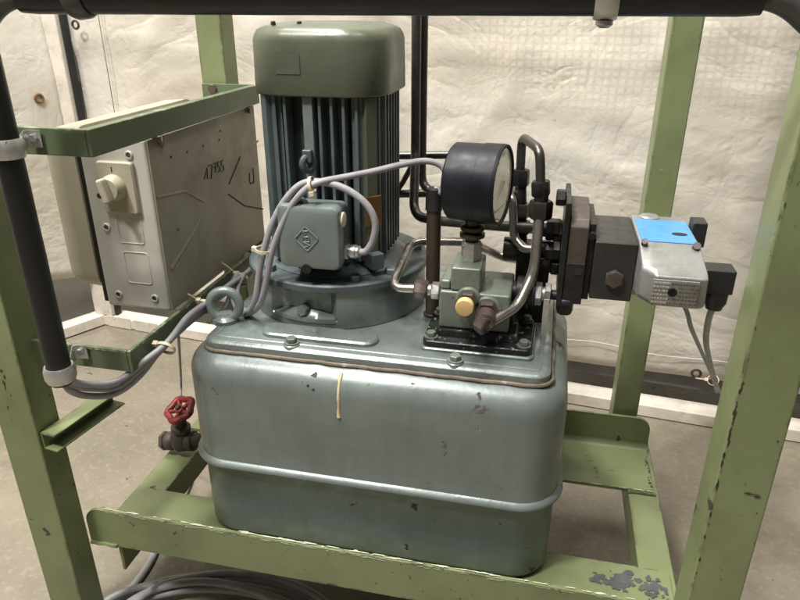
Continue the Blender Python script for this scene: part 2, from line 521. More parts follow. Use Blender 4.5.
tf = thing('timber_frame', 'white painted timber sills and corner post at the foot of the tarpaulins', 'timber frame', tuple(CORNER))
mb = MB(); wall_box(mb, -.02, 2.3, -.05, .0, .001, .030)
mb.build('sill', 'wood_white', tf, .003)
mb = MB(); wall_box(mb, -.02, 1.2, -.0, .045, .0025, .0325, DL)
mb.build('sill', 'wood_white', tf, .003)
mb = MB(); wall_box(mb, -.030, .028, -.03, .0, .031, 2.2)
mb.build('corner_post', 'wood_white', tf, .004)
mb = MB(); wall_box(mb, .029, .036, -.03, -.012, .031, 2.2)
mb.build('post_gap_strip', 'gasket', tf, .001)
mb = MB(); wall_box(mb, -.037, -.0305, -.03, -.012, .031, 2.2)
mb.build('post_gap_strip', 'gasket', tf, .001)
mb = MB(); wall_box(mb, .03, 2.3, -.085, -.06, .052, .104)
mb.build('added_dark_gap_board', 'added_board', tf, .003)  # board added behind the tarp to keep the gap below it dark
for u, a, b in ((.012, .0015, .034), (.10, .0015, .033)):
    mb = MB(); wall_box(mb, u, u + .075, -.0, .0025, a, b)
    mb.build('joint_plate', 'wood_white', tf, .001)

# ---------------------------------------------------------------- steel frame
fr = thing('machine_frame', 'light green welded steel frame with four posts and chipped edges', 'frame', (-.2, .88, 0))
def fbox(name, lo, hi, mat='green', bevel=.0022, seg=3):
    return MB().box(lo, hi).build(name, mat, fr, bevel, seg)
fbox('post', (-.623, .556, .0), (-.571, .596, 1.5))
fbox('post', (.179, .556, .0), (.2275, .602, 1.5))
fbox('post', (-.5345, .9862, .1445), (-.4935, 1.030, 1.5))
fbox('post', (.1385, .9862, .1445), (.1775, 1.030, 1.5))
def weld(pts, r=.003):
    q = []
    pts = [Vector(p) for p in pts]
    for i in range(len(pts) - 1):
        for k in range(10):
            t = k / 10
            q.append(pts[i].lerp(pts[i + 1], t) + Vector((random.uniform(-1, 1), random.uniform(-1, 1), random.uniform(-1, 1))) * .0006)
    q.append(pts[-1])
    return MB().tube(q, r, 6).build('weld_bead', 'green', fr)
# side rails: angle iron, flat flange on top
def angle_rail(x0, x1, y0, y1, zt, inner):
    mb = MB()
    t = .005
    a, b = (x0, x1)
    if inner > 0:   # vertical leg on the +x side
        poly = [(a, zt), (a, zt - t), (b - t, zt - t), (b - t, zt - .045), (b, zt - .045), (b, zt)]
    else:
        poly = [(a, zt), (a, zt - .045), (a + t, zt - .045), (a + t, zt - t), (b, zt - t), (b, zt)]
    mb.loft([[(p[0], y0, p[1]) for p in poly], [(p[0], y1, p[1]) for p in poly]])
    return mb.build('side_rail', 'green', fr, .002)
angle_rail(-.571, -.524, .5965, 1.032, .144, 1)
angle_rail(.161, .205, .6025, 1.032, .144, -1)
# cross beams the tank stands on: upright flange outside, flat flange towards the tank
def beam(y_up, y_in, zt):
    t = .005; z0 = .1445
    x0, x1 = -.567, .198
    ys = 1 if y_in > y_up else -1
    # upright flange with rounded ends
    out = [(x0, z0), (x1, z0)]
    r = .022
    for k in range(7):
        a = R(90 * k / 6); out.append((x1 - r + r * math.cos(a), zt - r + r * math.sin(a)))
    for k in range(7):
        a = R(90 + 90 * k / 6); out.append((x0 + r + r * math.cos(a), zt - r + r * math.sin(a)))
    mb = MB()
    mb.loft([[(x, y_up, z) for x, z in out], [(x, y_up + ys * t, z) for x, z in out]])
    # fold fillet and flat flange
    f = [(y_up + ys * (t + .0005), z0), (y_in, z0), (y_in, z0 + t), *[(y_up + ys * (t + .0005 + .012 * (1 - math.sin(R(9 * k)))), z0 + t + .012 * (1 - math.cos(R(9 * k)))) for k in range(11)]]
    mb.loft([[(x0 + .001, y, z) for y, z in f], [(x1 - .001, y, z) for y, z in f]])
    return mb.build('cross_beam', 'green', fr, .0012)
beam(.594, .706, .204)
beam(.976, .863, .207)
weld([(-.566, .593, .146), (-.526, .593, .146)], .0028)
weld([(.160, .862, .146), (.200, .862, .146)], .0028)
# brackets that carry the control box
def bar(name, lo, hi, mat='bracket', bev=.0012):
    return MB().box(lo, hi).build(name, mat, fr, bev)
for z0, z1 in ((.680, .7075), (.435, .4625)):
    top = z0 > .6
    bar('bracket_bar', (-.446, .5800, z0), (-.441, .981, z1), 'bracket')
    bar('bracket_leg', (-.571 if not top else -.575, .5800, z0), (-.4463, .5850, z1), 'bracket')
    bar('bracket_leg', (-.533, .9812, z0), (-.441, .9860, z1), 'bracket')
    if top: bar('bracket_flange', (-.4535, .5855, z1 - .005), (-.4464, 0.9805, z1 - .0005))
    else:
        bar('bracket_flange', (-.472, .5855, z0 + .0005), (-.4464, 0.9805, z0 + .0045))
mb = MB().hexn((-.514, .981, .7005), (0, -1, 0), .006, .012)
mb.build('bolt', 'nut_brown', fr)
# open channel strut below the lower bracket
A = Vector((-.5705, .560, .347)); d = Vector((.14, .99, 0)).normalized(); fw = Vector((d.y, -d.x, 0)); upv = Vector((0, 0, 1))
t, w, h = .0024, .022, .024
poly = [(0, 0), (w, 0), (w, t), (t, t), (t, h - t), (w, h - t), (w, h), (0, h)]
mb = MB().loft([[A + d * L + fw * a + upv * (b - h) for a, b in poly] for L in (0, .115)])
mb.build('channel_strut', 'green', fr, .0006)

# irregular bare patches and chips in the frame paint
M['bare'] = pmat('bare_scraped_steel', (.085, .088, .09), .55, .1, .3, 60)
M['rustchip'] = pmat('dark_rusty_chip', (.045, .034, .028), .7, 0, .4, 60)
M['pale'] = pmat('pale_wear_and_glint', (.52, .54, .42), .5, 0, .15, 60)
def chips(spots, mat, name, seed):
    '''spots: (centre, axis u, axis v, half length, half width)'''
    rn = random.Random(seed)
    mb = MB()
    for i_, (c, u, v, a, b) in enumerate(spots):
        c, u, v = Vector(c), Vector(u), Vector(v)
        c = c + u.cross(v) * (.00001 * i_)
        n = 11
        pts = []
        for k in range(n):
            t = 2 * PI * k / n
            q = rn.uniform(.45, 1.15)
            pts.append(c + u * (a * q * math.cos(t)) + v * (b * q * math.sin(t)))
        mb.add([c] + pts, [(0, 1 + k, 1 + (k + 1) % n) for k in range(n)])
    o = mb.build(name, mat, fr, flat=True)
    o['kind'] = 'stuff'
    return o
UX, UYv, UZ = (1, 0, 0), (0, 1, 0), (0, 0, 1)
rn = random.Random(11)
def around(c, du, dv, n, size, u, v, asp=1.0):
    out = []
    for k in range(n):
        p = Vector(c) + Vector(u) * rn.gauss(0, du) + Vector(v) * rn.gauss(0, dv)
        sz = size * rn.uniform(.25, 1) ** 2
        out.append((p, u, v, sz * asp, sz))
    return out
sp = around((0.1309, 0.6747, 0.1502), .017, .007, 60, .0070, UX, UYv, 1.4) + around((0.1787, 0.6708, 0.1502), .009, .016, 46, .0062, UX, UYv, .8) + around((.02, .66, .1499), .05, .02, 8, .002, UX, UYv)
sp = [q for q in sp if .6135 < q[0].y < .702 and q[0].x < .194]
chips(sp, 'bare', 'scraped_patch', 1)
sp = []
for k in range(46):
    z = rn.gauss(.47, .035) if k < 26 else (rn.gauss(.33, .03) if k < 34 else rn.uniform(.05, .75))
    sz = rn.uniform(.0004, .0020) if k < 34 else rn.uniform(.0003, .0009)
    sp.append(((.1803 + rn.uniform(0, .0018) * (1 if k < 30 else .4), .5557, z), UX, UZ, sz * .8, sz * rn.uniform(1, 4.5)))
sp += [((rn.uniform(.19, .222), .5557, rn.uniform(.15, .7)), UX, UZ, rn.uniform(.0004, .0013), rn.uniform(.0004, .0013)) for k in range(16)]
sp += [((.2105, .5557, .402), UX, UZ, .0065, .0011), ((.217, .5557, .400), UX, UZ, .004, .002)]
chips(sp, 'rustchip', 'edge_chip', 2)
sp = []
for k in range(34):
    z = rn.gauss(.455, .055)
    sp.append(((-.6035 + rn.gauss(0, .006) + (z - .455) * -.05, .5557, z), UX, UZ, rn.uniform(.0005, .0022), rn.uniform(.0008, .0042)))
sp += [((-.5707, rn.uniform(.558, .594), rn.uniform(.1, .45)), UYv, UZ, rn.uniform(.0005, .0016), rn.uniform(.0006, .0022)) for k in range(12)]
chips(sp, 'rustchip', 'edge_chip', 3)
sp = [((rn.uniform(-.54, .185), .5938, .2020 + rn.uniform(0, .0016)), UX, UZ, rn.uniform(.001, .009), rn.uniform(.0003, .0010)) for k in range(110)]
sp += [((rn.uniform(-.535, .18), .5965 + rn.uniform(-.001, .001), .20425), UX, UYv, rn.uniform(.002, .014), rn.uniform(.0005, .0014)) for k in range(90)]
chips(sp, 'pale', 'edge_wear_glint', 4)  # front beam rim: pale wear, with its specular glint painted in
sp = [((rn.uniform(-.50, .185), .5936, rn.uniform(.150, .2030)), UX, UZ, rn.uniform(.0005, .0018), rn.uniform(.0003, .0012)) for k in range(26)]
sp += [((.1955 - rn.uniform(0, .004), rn.uniform(.866, .95), .14995), UX, UYv, rn.uniform(.0006, .002), rn.uniform(.001, .004)) for k in range(16)]
sp += [((rn.uniform(.075, .17), rn.uniform(.87, .94), .14995), UX, UYv, rn.uniform(.001, .006), rn.uniform(.0004, .001)) for k in range(9)]
chips(sp, 'rustchip', 'edge_chip', 5)
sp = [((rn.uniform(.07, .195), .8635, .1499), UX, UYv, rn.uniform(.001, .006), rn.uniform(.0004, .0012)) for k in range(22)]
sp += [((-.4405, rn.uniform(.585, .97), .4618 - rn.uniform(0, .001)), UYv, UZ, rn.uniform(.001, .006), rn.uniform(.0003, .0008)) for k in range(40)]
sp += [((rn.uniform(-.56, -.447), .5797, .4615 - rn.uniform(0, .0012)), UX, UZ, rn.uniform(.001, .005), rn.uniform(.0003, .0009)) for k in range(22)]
chips(sp, 'pale', 'edge_wear_glint', 6)

# ---------------------------------------------------------------- guard rail: bent rod with black sleeves and clamps
gr = thing('guard_rail', 'bent grey tube rail with black rubber sleeves across the front', 'guard rail', (-.493, .53, .45))
LX, GY, GZ = -.4935, .530, .8240
RX = .262
path = [(LX, GY, .48), (LX, GY, GZ), (RX, GY, GZ), (RX, GY, .50)]
path = [Vector(p) for p in path]
pp = [path[0]]
def arc(cx, cz, r, a0, a1, n=14):
    return [Vector((cx + r * math.cos(R(a0 + (a1 - a0) * k / n)), GY, cz + r * math.sin(R(a0 + (a1 - a0) * k / n)))) for k in range(n + 1)]
pp += arc(LX + .052, GZ - .052, .052, 180, 90)
pp += fillet([Vector((.10, GY, GZ)), Vector((.140, GY, GZ)), Vector((.30, GY, GZ - .125)), Vector((.30, GY, .50))], .05, 10)
MB().tube(pp, .0078, 16).build('bent_tube', 'rod', gr)
def sleeve(a, b, r):
    a, b = Vector(a), Vector(b)
    n = 40
    q = [a.lerp(b, k / n) for k in range(n + 1)]
    L = (b - a).length
    return MB().tube(q, r, 28, rad=lambda t: r * (1 + .012 * noise.noise(Vector((t * 9 * L / .3, 1, 2)))) * (1 if .006 < t < .994 else .93)).build('sleeve', 'rubber', gr)
sleeve((LX + .050, GY, GZ), (.129, GY, GZ), .0125)
sleeve((LX, GY, .4445), (LX, GY, .785), .0125)
def band(c, axis, r, w, mat, tabdir=None, tablen=0, tabz=None):
    x, y, z = frame_of(axis)
    c = Vector(c)
    mb = MB()
    prof = [(-w / 2, r), (-w / 2, r + .0016), (-w * .25, r + .0034), (w * .25, r + .0034), (w / 2, r + .0016), (w / 2, r)]
    mb.rev(c, axis, prof, 36, False)
    o = mb.build('clamp', mat, gr)
    return o
band((-.388, GY, GZ), (1, 0, .14), .0131, .017, 'rod')
band((.029, GY, GZ), (1, 0, 0), .0129, .016, 'galv')
MB().rev((.029, GY - .003, GZ - .0150), (0, 0, -1), [(0, .006), (.003, .006), (.005, .003)], 12).build('clamp_screw', 'galv', gr)
for zc in (.697, .457):
    cl = band((LX, GY, zc), (0, .0, 1), .0129, .018, 'galv')
    # tab from the band to the bracket leg
    tb = []
    for z in (zc - .0085, zc + .0085):
        tb.append(z)
    pth = [(LX + .0095, GY - .0105), (LX + .0125, GY + .000), (LX - .018, GY + .0460), (LX - .002, GY + .0480)]
    pth = [(p.x, p.y) for p in fillet([Vector((a, b, 0)) for a, b in pth], .006, 5)]
    outl = pth
    inn = [(x + .0012, y - .0012) for x, y in pth]
    mb = MB()
    poly = outl + inn[::-1]
    mb.loft([[(x, y, tb[0]) for x, y in poly], [(x, y, tb[1]) for x, y in poly]])
    mb.build('clamp_tab', 'galv', gr)
    MB().hexn((LX - .0075, GY + .0462, zc + .001), (0, -1, 0), .004, .007).build('clamp_screw', 'zinc', gr)

# ---------------------------------------------------------------- control box hung in the brackets
cb = thing('control_box', 'beige control enclosure with rotary switch, its dirty side marked 17755', 'control box', (-.495, .83, .463))
BX0, BX1, BY0, BY1, BZ0, BZ1 = -.540, -.4485, .685, .980, .4630, .6785
mb = MB().box((BX0, BY0, BZ0), (BX1 - .0025, BY1, BZ1))
mb.build('body', 'boxfront', cb, .004, 3)
MB().box((BX1 - .0023, BY0 + .0012, BZ0 + .001), (BX1, BY1 - .001, BZ1 - .001)).build('side_panel', 'boxside', cb, .0008)
MB().box((BX0 - .007, BY0 + .004, BZ0 + .004), (BX0 + .001, BY1 - .004, BZ1 - .004)).build('gasket', 'gasket', cb, .001)
ring = lambda x, i: [(x, y, z) for y, z in rrect((BY0 + BY1) / 2, (BZ0 + BZ1) / 2 + .0125, (BY1 - BY0) / 2 - i, (BZ1 - BZ0) / 2 - .003 - i, .026 - i * .3, 7)]
mb = MB().loft([ring(BX0 - .0073, .001), ring(BX0 - .040, .003), ring(BX0 - .049, .006), ring(BX0 - .053, .014)])
mb.build('cover', 'cream', cb)
def fr_pt(px, pz, dy=0):
    return (px, BY0 - dy, pz)
# rotary switch on the front face
SW = (-0.4928, 0.6850, 0.6215)
mb = MB().loft([[(x, BY0 - dy, z) for x, z in rrect(SW[0], SW[2], .0235 - i, .031 - i, .003, 4)] for dy, i in ((-.001, 0), (.004, 0), (.006, .0015))])
sw = mb.build('switch_plate', 'cream', cb)
K = (SW[0] - .003, BY0 - .006, SW[2] + .001)
MB().rev(K, (0, -1, 0), [(0, .0155), (.004, .0155), (.006, .0145), (.0125, .0138), (.014, .0125)], 32).build('knob', 'cream', sw)
mb = MB().box((-.0042, -.012, -.0145), (.0042, 0, .0145))
mb.xf(Matrix.Translation((K[0], K[1] - .013, K[2])) @ Matrix.Rotation(R(-14), 4, 'Y'))
mb.build('knob_grip', 'cream', sw, .003, 3)
MB().cyl((K[0] - .0135, K[1] - .008, K[2] - .008), (K[0] - .0135, K[1] - .0122, K[2] - .008), .0034, 12).build('lock_hole', 'ink', sw)
MB().box((K[0] - .0006, BY0 - .0064, K[2] + .018), (K[0] + .0006, BY0 - .0058, K[2] + .024)).build('pointer_mark', 'ink', sw)
# shallow embossed squares
for (x, z, hx, hz) in ((-0.4888, 0.6850, 0.5711)[0::2] + (.0165, .0195), (-0.4872, 0.6850, 0.5193)[0::2] + (.0165, .0205)):
    mb = MB()
    pts = [Vector((a, BY0 + .0002, b)) for a, b in rrect(x, z, hx, hz, .003, 3)]
    mb.tube(pts + [pts[0]], .0011, 6)
    mb.build('embossed_panel', 'boxfront', cb)
# screws in moulded sockets
for p in ((-0.5204, 0.6850, 0.5702), (-0.5211, 0.6850, 0.4809), (-0.4703, 0.6850, 0.4802), (-0.4738, 0.6850, 0.6601)):
    o = MB().rev((p[0], BY0 + .001, p[2]), (0, -1, 0), [(0, .0052), (.0022, .0052), (.003, .0044), (.003, .0032), (.0014, .003)], 18).build('screw_socket', 'boxfront', cb)
    MB().cyl((p[0], BY0 + .001, p[2]), (p[0], BY0 - .0012, p[2]), .0029, 12).build('screw', 'castiron', o)
# embossed ribs on the side panel
def side_ribs(pts, r=.0022, mat='boxside', name='embossed_rib'):
    pts = [Vector((BX1 + .0004 - r * .5, p[1], p[2])) for p in pts]
    return MB().tube(fillet(pts, .01, 4), r, 8).build(name, mat, cb)
side_ribs([(-0.4485, 0.6890, 0.6109), (-0.4485, 0.7521, 0.6020), (-0.4485, 0.7935, 0.5777)])
side_ribs([(-0.4485, 0.6957, 0.5172), (-0.4485, 0.7698, 0.5487), (-0.4485, 0.7972, 0.5698)], .003)
side_ribs([(-0.4485, 0.7041, 0.5127), (-0.4485, 0.7797, 0.5443)], .0015)
side_ribs([(-0.4485, 0.8662, 0.5684), (-0.4485, 0.9167, 0.5365), (-0.4485, 0.9806, 0.5137)], .0013, 'ink', 'scratch')
side_ribs([(-0.4485, 0.8724, 0.5816), (-0.4485, 0.9159, 0.6116)], .0016, 'gasket', 'scratch')
side_ribs([(-0.4485, 0.9159, 0.6116), (-0.4485, 0.9530, 0.6193), (-0.4485, 0.9837, 0.6227)], .0015)
# handwritten number
def pen(strokes, r=.0007):
    mb = MB()
    for st_ in strokes:
        mb.tube([Vector((BX1 + .0004, p[1], p[2])) for p in st_], r, 5)
    return mb.build('handwritten_number', 'ink', cb)
pen([
 [(-0.4485, 0.8032, 0.6053), (-0.4485, 0.8141, 0.6177), (-0.4485, 0.8119, 0.6032)],
 [(-0.4485, 0.8166, 0.6199), (-0.4485, 0.8279, 0.6194), (-0.4485, 0.8258, 0.6096), (-0.4485, 0.8221, 0.6015), (-0.4485, 0.8188, 0.6022)],
 [(-0.4485, 0.8324, 0.6198), (-0.4485, 0.8411, 0.6193), (-0.4485, 0.8357, 0.6067)],
 [(-0.4485, 0.8328, 0.6141), (-0.4485, 0.8403, 0.6136)],
 [(-0.4485, 0.8508, 0.6185), (-0.4485, 0.8458, 0.6190), (-0.4485, 0.8445, 0.6138), (-0.4485, 0.8494, 0.6113), (-0.4485, 0.8487, 0.6058), (-0.4485, 0.8432, 0.6057)],
 [(-0.4485, 0.8620, 0.6180), (-0.4485, 0.8560, 0.6186), (-0.4485, 0.8547, 0.6130), (-0.4485, 0.8608, 0.6102), (-0.4485, 0.8601, 0.6047), (-0.4485, 0.8539, 0.6046)],
])
pen([[(-0.4485, 0.9555, 0.5864), (-0.4485, 0.9565, 0.5736), (-0.4485, 0.9532, 0.5618)], [(-0.4485, 0.9430, 0.5815), (-0.4485, 0.9390, 0.5715), (-0.4485, 0.9429, 0.5643), (-0.4485, 0.9510, 0.5655)]])
# rusty hooks near the top of the side panel
for p in ((-0.4465, 0.7049, 0.6736), (-0.4465, 0.9506, 0.6775)):
    mb = MB().tube(spline([(BX1, p[1] - .006, p[2] + .006), (BX1 + .004, p[1], p[2]), (BX1 + .003, p[1] + .006, p[2] - .007), (BX1 + .001, p[1] + .012, p[2] + .004)], 5), .0022, 8)
    mb.build('hook', 'nut_brown', cb)
for p in ((-0.4485, 0.7690, 0.6480), (-0.4485, 0.8109, 0.6476), (-0.4485, 0.8568, 0.6472), (-0.4485, 0.8625, 0.6585), (-0.4485, 0.7308, 0.6495)):
    MB().cyl((BX1 - .001, p[1], p[2]), (BX1 + .0004, p[1], p[2]), .0018, 10).build('rivet', 'ink', cb)

# ---------------------------------------------------------------- oil tank
tk = thing('oil_tank', 'rounded grey-green oil tank with a welded seam, standing on the green beams', 'oil tank', (-.19, .80, .150))
TX0, TX1, TY0, TY1 = -.430, .046, .642, .945
cx, cy, hx, hy = (TX0 + TX1) / 2, (TY0 + TY1) / 2, (TX1 - TX0) / 2, (TY1 - TY0) / 2
def tring(z, i, r=.052):
    return [(x, y, z) for x, y in rrect(cx, cy, hx - i, hy - i, max(.006, r - i), 10)]
prof = [(.150, .018), (.153, .008), (.160, .004), (.20, .0035), (.2615, .0035), (.2645, .001), (.2670, -.0044), (.2705, -.0062), (.2740, -.0048), (.2770, .0002), (.280, .0006), (.30, 0), (.36, 0), (.393, 0)]
rs = .032
for k in range(1, 9):
    a = R(90 * k / 8)
    prof.append((.393 + rs * math.sin(a), rs * (1 - math.cos(a))))
mb = MB().loft([tring(z, i) for z, i in prof])
body = mb.build('tank_body', 'tank', tk, sharp=50)
# lid, its gasket and castings
LX0, LX1, LY0, LY1 = -.404, .023, .6670, .925
lx, ly, lhx, lhy = (LX0 + LX1) / 2, (LY0 + LY1) / 2, (LX1 - LX0) / 2, (LY1 - LY0) / 2
def lring(z, i, r=.020):
    return [(x, y, z) for x, y in rrect(lx, ly, lhx - i, lhy - i, max(.004, r - i), 7)]
mb = MB()
rings = []
for z, i in ((.4245, -.006), (.4275, -.006), (.4285, -.003)):
    rr = []
    for (x, y, zz) in lring(z, i, .022):
        j = .0022 * noise.noise(Vector((x * 40, y * 40, 0)))
        rr.append((x + j, y + j, zz + .0008 * noise.noise(Vector((x * 60, y * 60, 4)))))
    rings.append(rr)
# finer outline for an uneven squeezed-out line of sealant
def dense(ring, m=8):
    out = []
    for i in range(len(ring)):
        a, b = Vector(ring[i]), Vector(ring[(i + 1) % len(ring)])
        k = max(1, int((b - a).length / .006))
        for t in range(k): out.append(a.lerp(b, t / k))
    return out
base_line = dense(lring(.4256, -.002, .022))
q = [p + Vector((noise.noise(p * 60) * .0016, noise.noise(p * 60 + Vector((3, 1, 0))) * .0016, noise.noise(p * 45 + Vector((9, 0, 0))) * .0008)) for p in base_line]
MB().tube(q + [q[0]], .0026, 8).build('sealant_line', 'rustseal', tk)
lid = MB().loft([lring(.4255, 0), lring(.4345, 0), lring(.4375, .0025), lring(.4385, .006)]).build('lid', 'lid', tk)
LZ = .4385
# raised rim line of the lid casting
pts = [Vector(p) for p in lring(LZ - .0012, .013, .014)]
MB().tube(dense([tuple(p) for p in pts]) + [pts[0]], .0026, 8).build('lid_rim', 'lid', lid)
# long blind cover in front of the motor
p0, p1 = (-0.3321, 0.6563, 0.4440), (-0.1902, 0.6751, 0.4440)
ccx, ccy = (p0[0] + p1[0]) / 2, .706
mb = MB().loft([[(x, y, z) for x, y in rrect(ccx, ccy, (p1[0] - p0[0]) / 2 + .004 - i, .0165 - i, .0150 - i, 8)] for z, i in ((LZ - .002, 0), (LZ + .004, 0), (LZ + .0062, .0022))])
mb.build('cover_plate', 'lid', lid)
def bolt_on(p, z, af=.012, parent=lid, mat='block', washer=True, h=.006):
    o = MB()
    if washer: o.cyl((p[0], p[1], z), (p[0], p[1], z + .0016), af * .78, 20)
    o.hexn((p[0], p[1], z + .0016), (0, 0, 1), h, af, random.random())
    return o.build('bolt', mat, parent)
for q in ((-0.2878, 0.6513, 0.4450), (-0.0864, 0.6532, 0.4460)):
    b = (q[0], max(q[1], .6785), 0)
    MB().rev((b[0], b[1], LZ - .003), (0, 0, 1), [(0, .0108), (.004, .0104), (.0052, .0092)], 24).build('bolt_boss', 'lid', lid)
    bolt_on(b, LZ + .0022, .0120, tk, 'block', True, .006)
# eye bolt
ec = (-0.3952, 0.7220, 0.4587)
eb = MB().torus((ec[0], ec[1], ec[2] + .003), (.22, -1, .12), .0190, .0062, 44, 14)
eye = eb.build('eye_bolt', 'tank', tk)
MB().rev((ec[0] - .001, ec[1], LZ - .001), (0, 0, 1), [(0, .0165), (.006, .0165), (.008, .014), (.010, .011), (.014, .009)], 28).build('collar', 'tank', eye)
# paint run down the front
drip = []
for k in range(13):
    a = R(90 - 90 * k / 8) if k <= 8 else 0
    if k <= 8: drip.append(Vector((-.2185, TY0 + rs * (1 - math.cos(a)), .393 + rs * math.sin(a))))
    else: drip.append(Vector((-.2185 + .0006 * math.sin(k), TY0, .393 - .0065 * (k - 8))))
drip = [p for i, p in enumerate(drip) if i >= 3]
mb = MB().tube(drip, .0024, 8, rad=lambda t: .0017 + .0011 * noise.noise(Vector((t * 6, 0, 0))) * 1 + (.0009 if t < .15 or t > .93 else 0))
mb.build('paint_drip', 'drip', tk)
# bare black chip on the shoulder
c0 = (-0.2509, 0.6550, 0.4149)
def on_tank(x, s):
    """point on the tank front, s metres along the skin from the shoulder edge"""
    return Vector((x, TY0 + rs * (1 - math.cos(s / rs)) - .0006, .393 + rs * math.sin(s / rs)))
for (x, s, w) in ((c0[0], .026, .0042), (c0[0] - .006, .012, .0018), (c0[0] + .001, .008, .002)):
    mb = MB().add([on_tank(x - w, s - w * .4), on_tank(x + w * .7, s - w * .8), on_tank(x + w, s + w * .2), on_tank(x + w * .5, s + w)], [(0, 1, 2, 3)])
    mb.build('paint_chip', 'ink', tk)

# ---------------------------------------------------------------- drain valve at the left end of the tank
dv = thing('drain_valve', 'cast gate valve with a chipped red handwheel at the tank end', 'valve', (-.548, .80, .145))
vc = Vector((-.546, .80, .172))
mb = MB().cyl(vc + Vector((.0, 0, 0)), (-.428, .80, .185), .012, 18)
mb.build('pipe_stub', 'castiron', dv)
mb = MB()
mb.rev(vc + Vector((-.024, 0, -.006)), (1, 0, .15), [(0, .013), (.004, .0155), (.011, .0155), (.015, .013), (.024, .018), (.034, .0165), (.038, .014), (.040, .0165), (.05, .0165), (.052, .013)], 16)
mb.rev(vc + Vector((.003, 0, 0)), (.10, 0, 1), [(0, .017), (.012, .0165), (.018, .0125), (.020, .0155), (.027, .0155), (.029, .010), (.040, .009), (.042, .006), (.060, .0045)], 16)
mb.build('valve_body', 'castiron', dv)
MB().hexn(vc + Vector((-.0245, 0, -.006)), (-1, 0, -.15), .007, .027).build('end_plug', 'castiron', dv)
wc = vc + Vector((.009, 0, .059)); wa = Vector((-.18, -.42, .88)).normalized()
wx, wy, wz = frame_of(wa)
mb = MB()
n = 40; rs_ = 8; o = len(mb.v)
ringp = []
for i in range(n):
    a = 2 * PI * i / n
    rad = .0205 + .0018 * math.cos(5 * a)
    ringp.append(wc + (wx * math.cos(a) + wy * math.sin(a)) * rad)
mb.tube(ringp + [ringp[0]], .0052, 10, caps=False)
hw = mb.build('handwheel', 'red', dv)
mb = MB().rev(wc - wz * .007, wz, [(0, .008), (.004, .0085), (.010, .007), (.012, .004)], 14)
mb.build('hub', 'red', hw)
for k in range(5):
    a = 2 * PI * k / 5
    e = wc + (wx * math.cos(a) + wy * math.sin(a)) * .0195
    MB().tube([wc - wz * .002, wc.lerp(e, .5) - wz * .0015, e], .0034, 8).build('spoke', 'red', hw)
MB().hexn(wc + wz * .004, wz, .005, .008).build('nut', 'castiron', hw)

# ---------------------------------------------------------------- electric motor
MX, MY = -.2765, .845
mo = thing('electric_motor', 'grey-green finned electric motor with a round-edged fan cover upright on the tank', 'electric motor', (MX, MY, LZ))
def sq(z, h, r, n=8, ch=0):
    return [(x, y, z) for x, y in rrect(MX, MY, h, h, r, n)]
mb = MB().loft([sq(.7205, .0800, .046), sq(.7205, .0840, .049), sq(.7225, .0852, .050), sq(.780, .0842, .050), sq(.7865, .0828, .050), sq(.7920, .0795, .049), sq(.7955, .0735, .047), sq(.7985, .062, .044), sq(.8000, .046, .036)])
fan = mb.build('fan_cover', 'fan', mo, sharp=60)
# darker rectangle where a label was peeled off, a flat film on the cover
pv = []
for z in (.7455, .7685):
    for k in range(7):
        u = -.040 + .029 * k / 6
        dd = max(0, abs(u) - .0352)
        pv.append((MX + u, MY - (.0352 + math.sqrt(.05 ** 2 - dd * dd)) + (.0004 if z > .75 else 0) - .0004, z))
lab = MB().add(pv, [(k, k + 1, k + 8, k + 7) for k in range(6)]).build('label_residue', 'residue', mo)

fp = (MX + .083 - .006, MY - .083 + .004)
fd = Vector((.55, -1, 0)).normalized()
MB().rev(Vector((-.2090, .7790, .7370)) - fd * .003, fd, [(0, .0042), (.0065, .0042), (.0085, .003)], 14).build('screw', 'ink', fan)
for (x, y) in ((MX - .05, MY - .06), (MX - .018, MY - .06)):
    MB().rev((x, y, .797), (0, 0, 1), [(0, .003), (.0035, .0028), (.0045, .0015)], 10).build('screw', 'ink', fan)
# dark patch where a label was
core = MB().loft([sq(.500, .060, .038), sq(.7200, .060, .038)]).build('stator_housing', 'gap_grime_shade', mo)
def fin_mesh():
    # one fin of the front row, local: x thickness, y depth, z height
    t0, t1 = .0027, .0019
    mb = MB().loft([[(-t0, .0, z), (t0, .0, z), (t1, -.0200, z), (-t1, -.0200, z)] for z in (.517, .7200)])
    return mb
fin0 = fin_mesh().build('fin', 'motor', mo, .0006, origin=(0, 0, 0))
fin_me = fin0.data
first = True
off0 = Vector((0, 0, 0)) - Vector((MX, MY, LZ))
for face in range(4):
    rot = face * PI / 2
    for k in range(10):
        u = -.0655 + .131 * k / 9
        if face == 0 and k == 3: continue
        if face == 0 and 1 <= k <= 6: pass
        o = fin0 if first else fin0.copy()
        if not first: COL.objects.link(o)
        first = False
        c, s_ = math.cos(rot), math.sin(rot)
        dd = max(0, abs(u) - .0315)
        lx_, ly_ = u, -.0580 + .047 - math.sqrt(.047 ** 2 - dd * dd)
        o.location = (c * lx_ - s_ * ly_, s_ * lx_ + c * ly_, -LZ)
        o.rotation_euler = (0, 0, rot)
        o.parent = mo
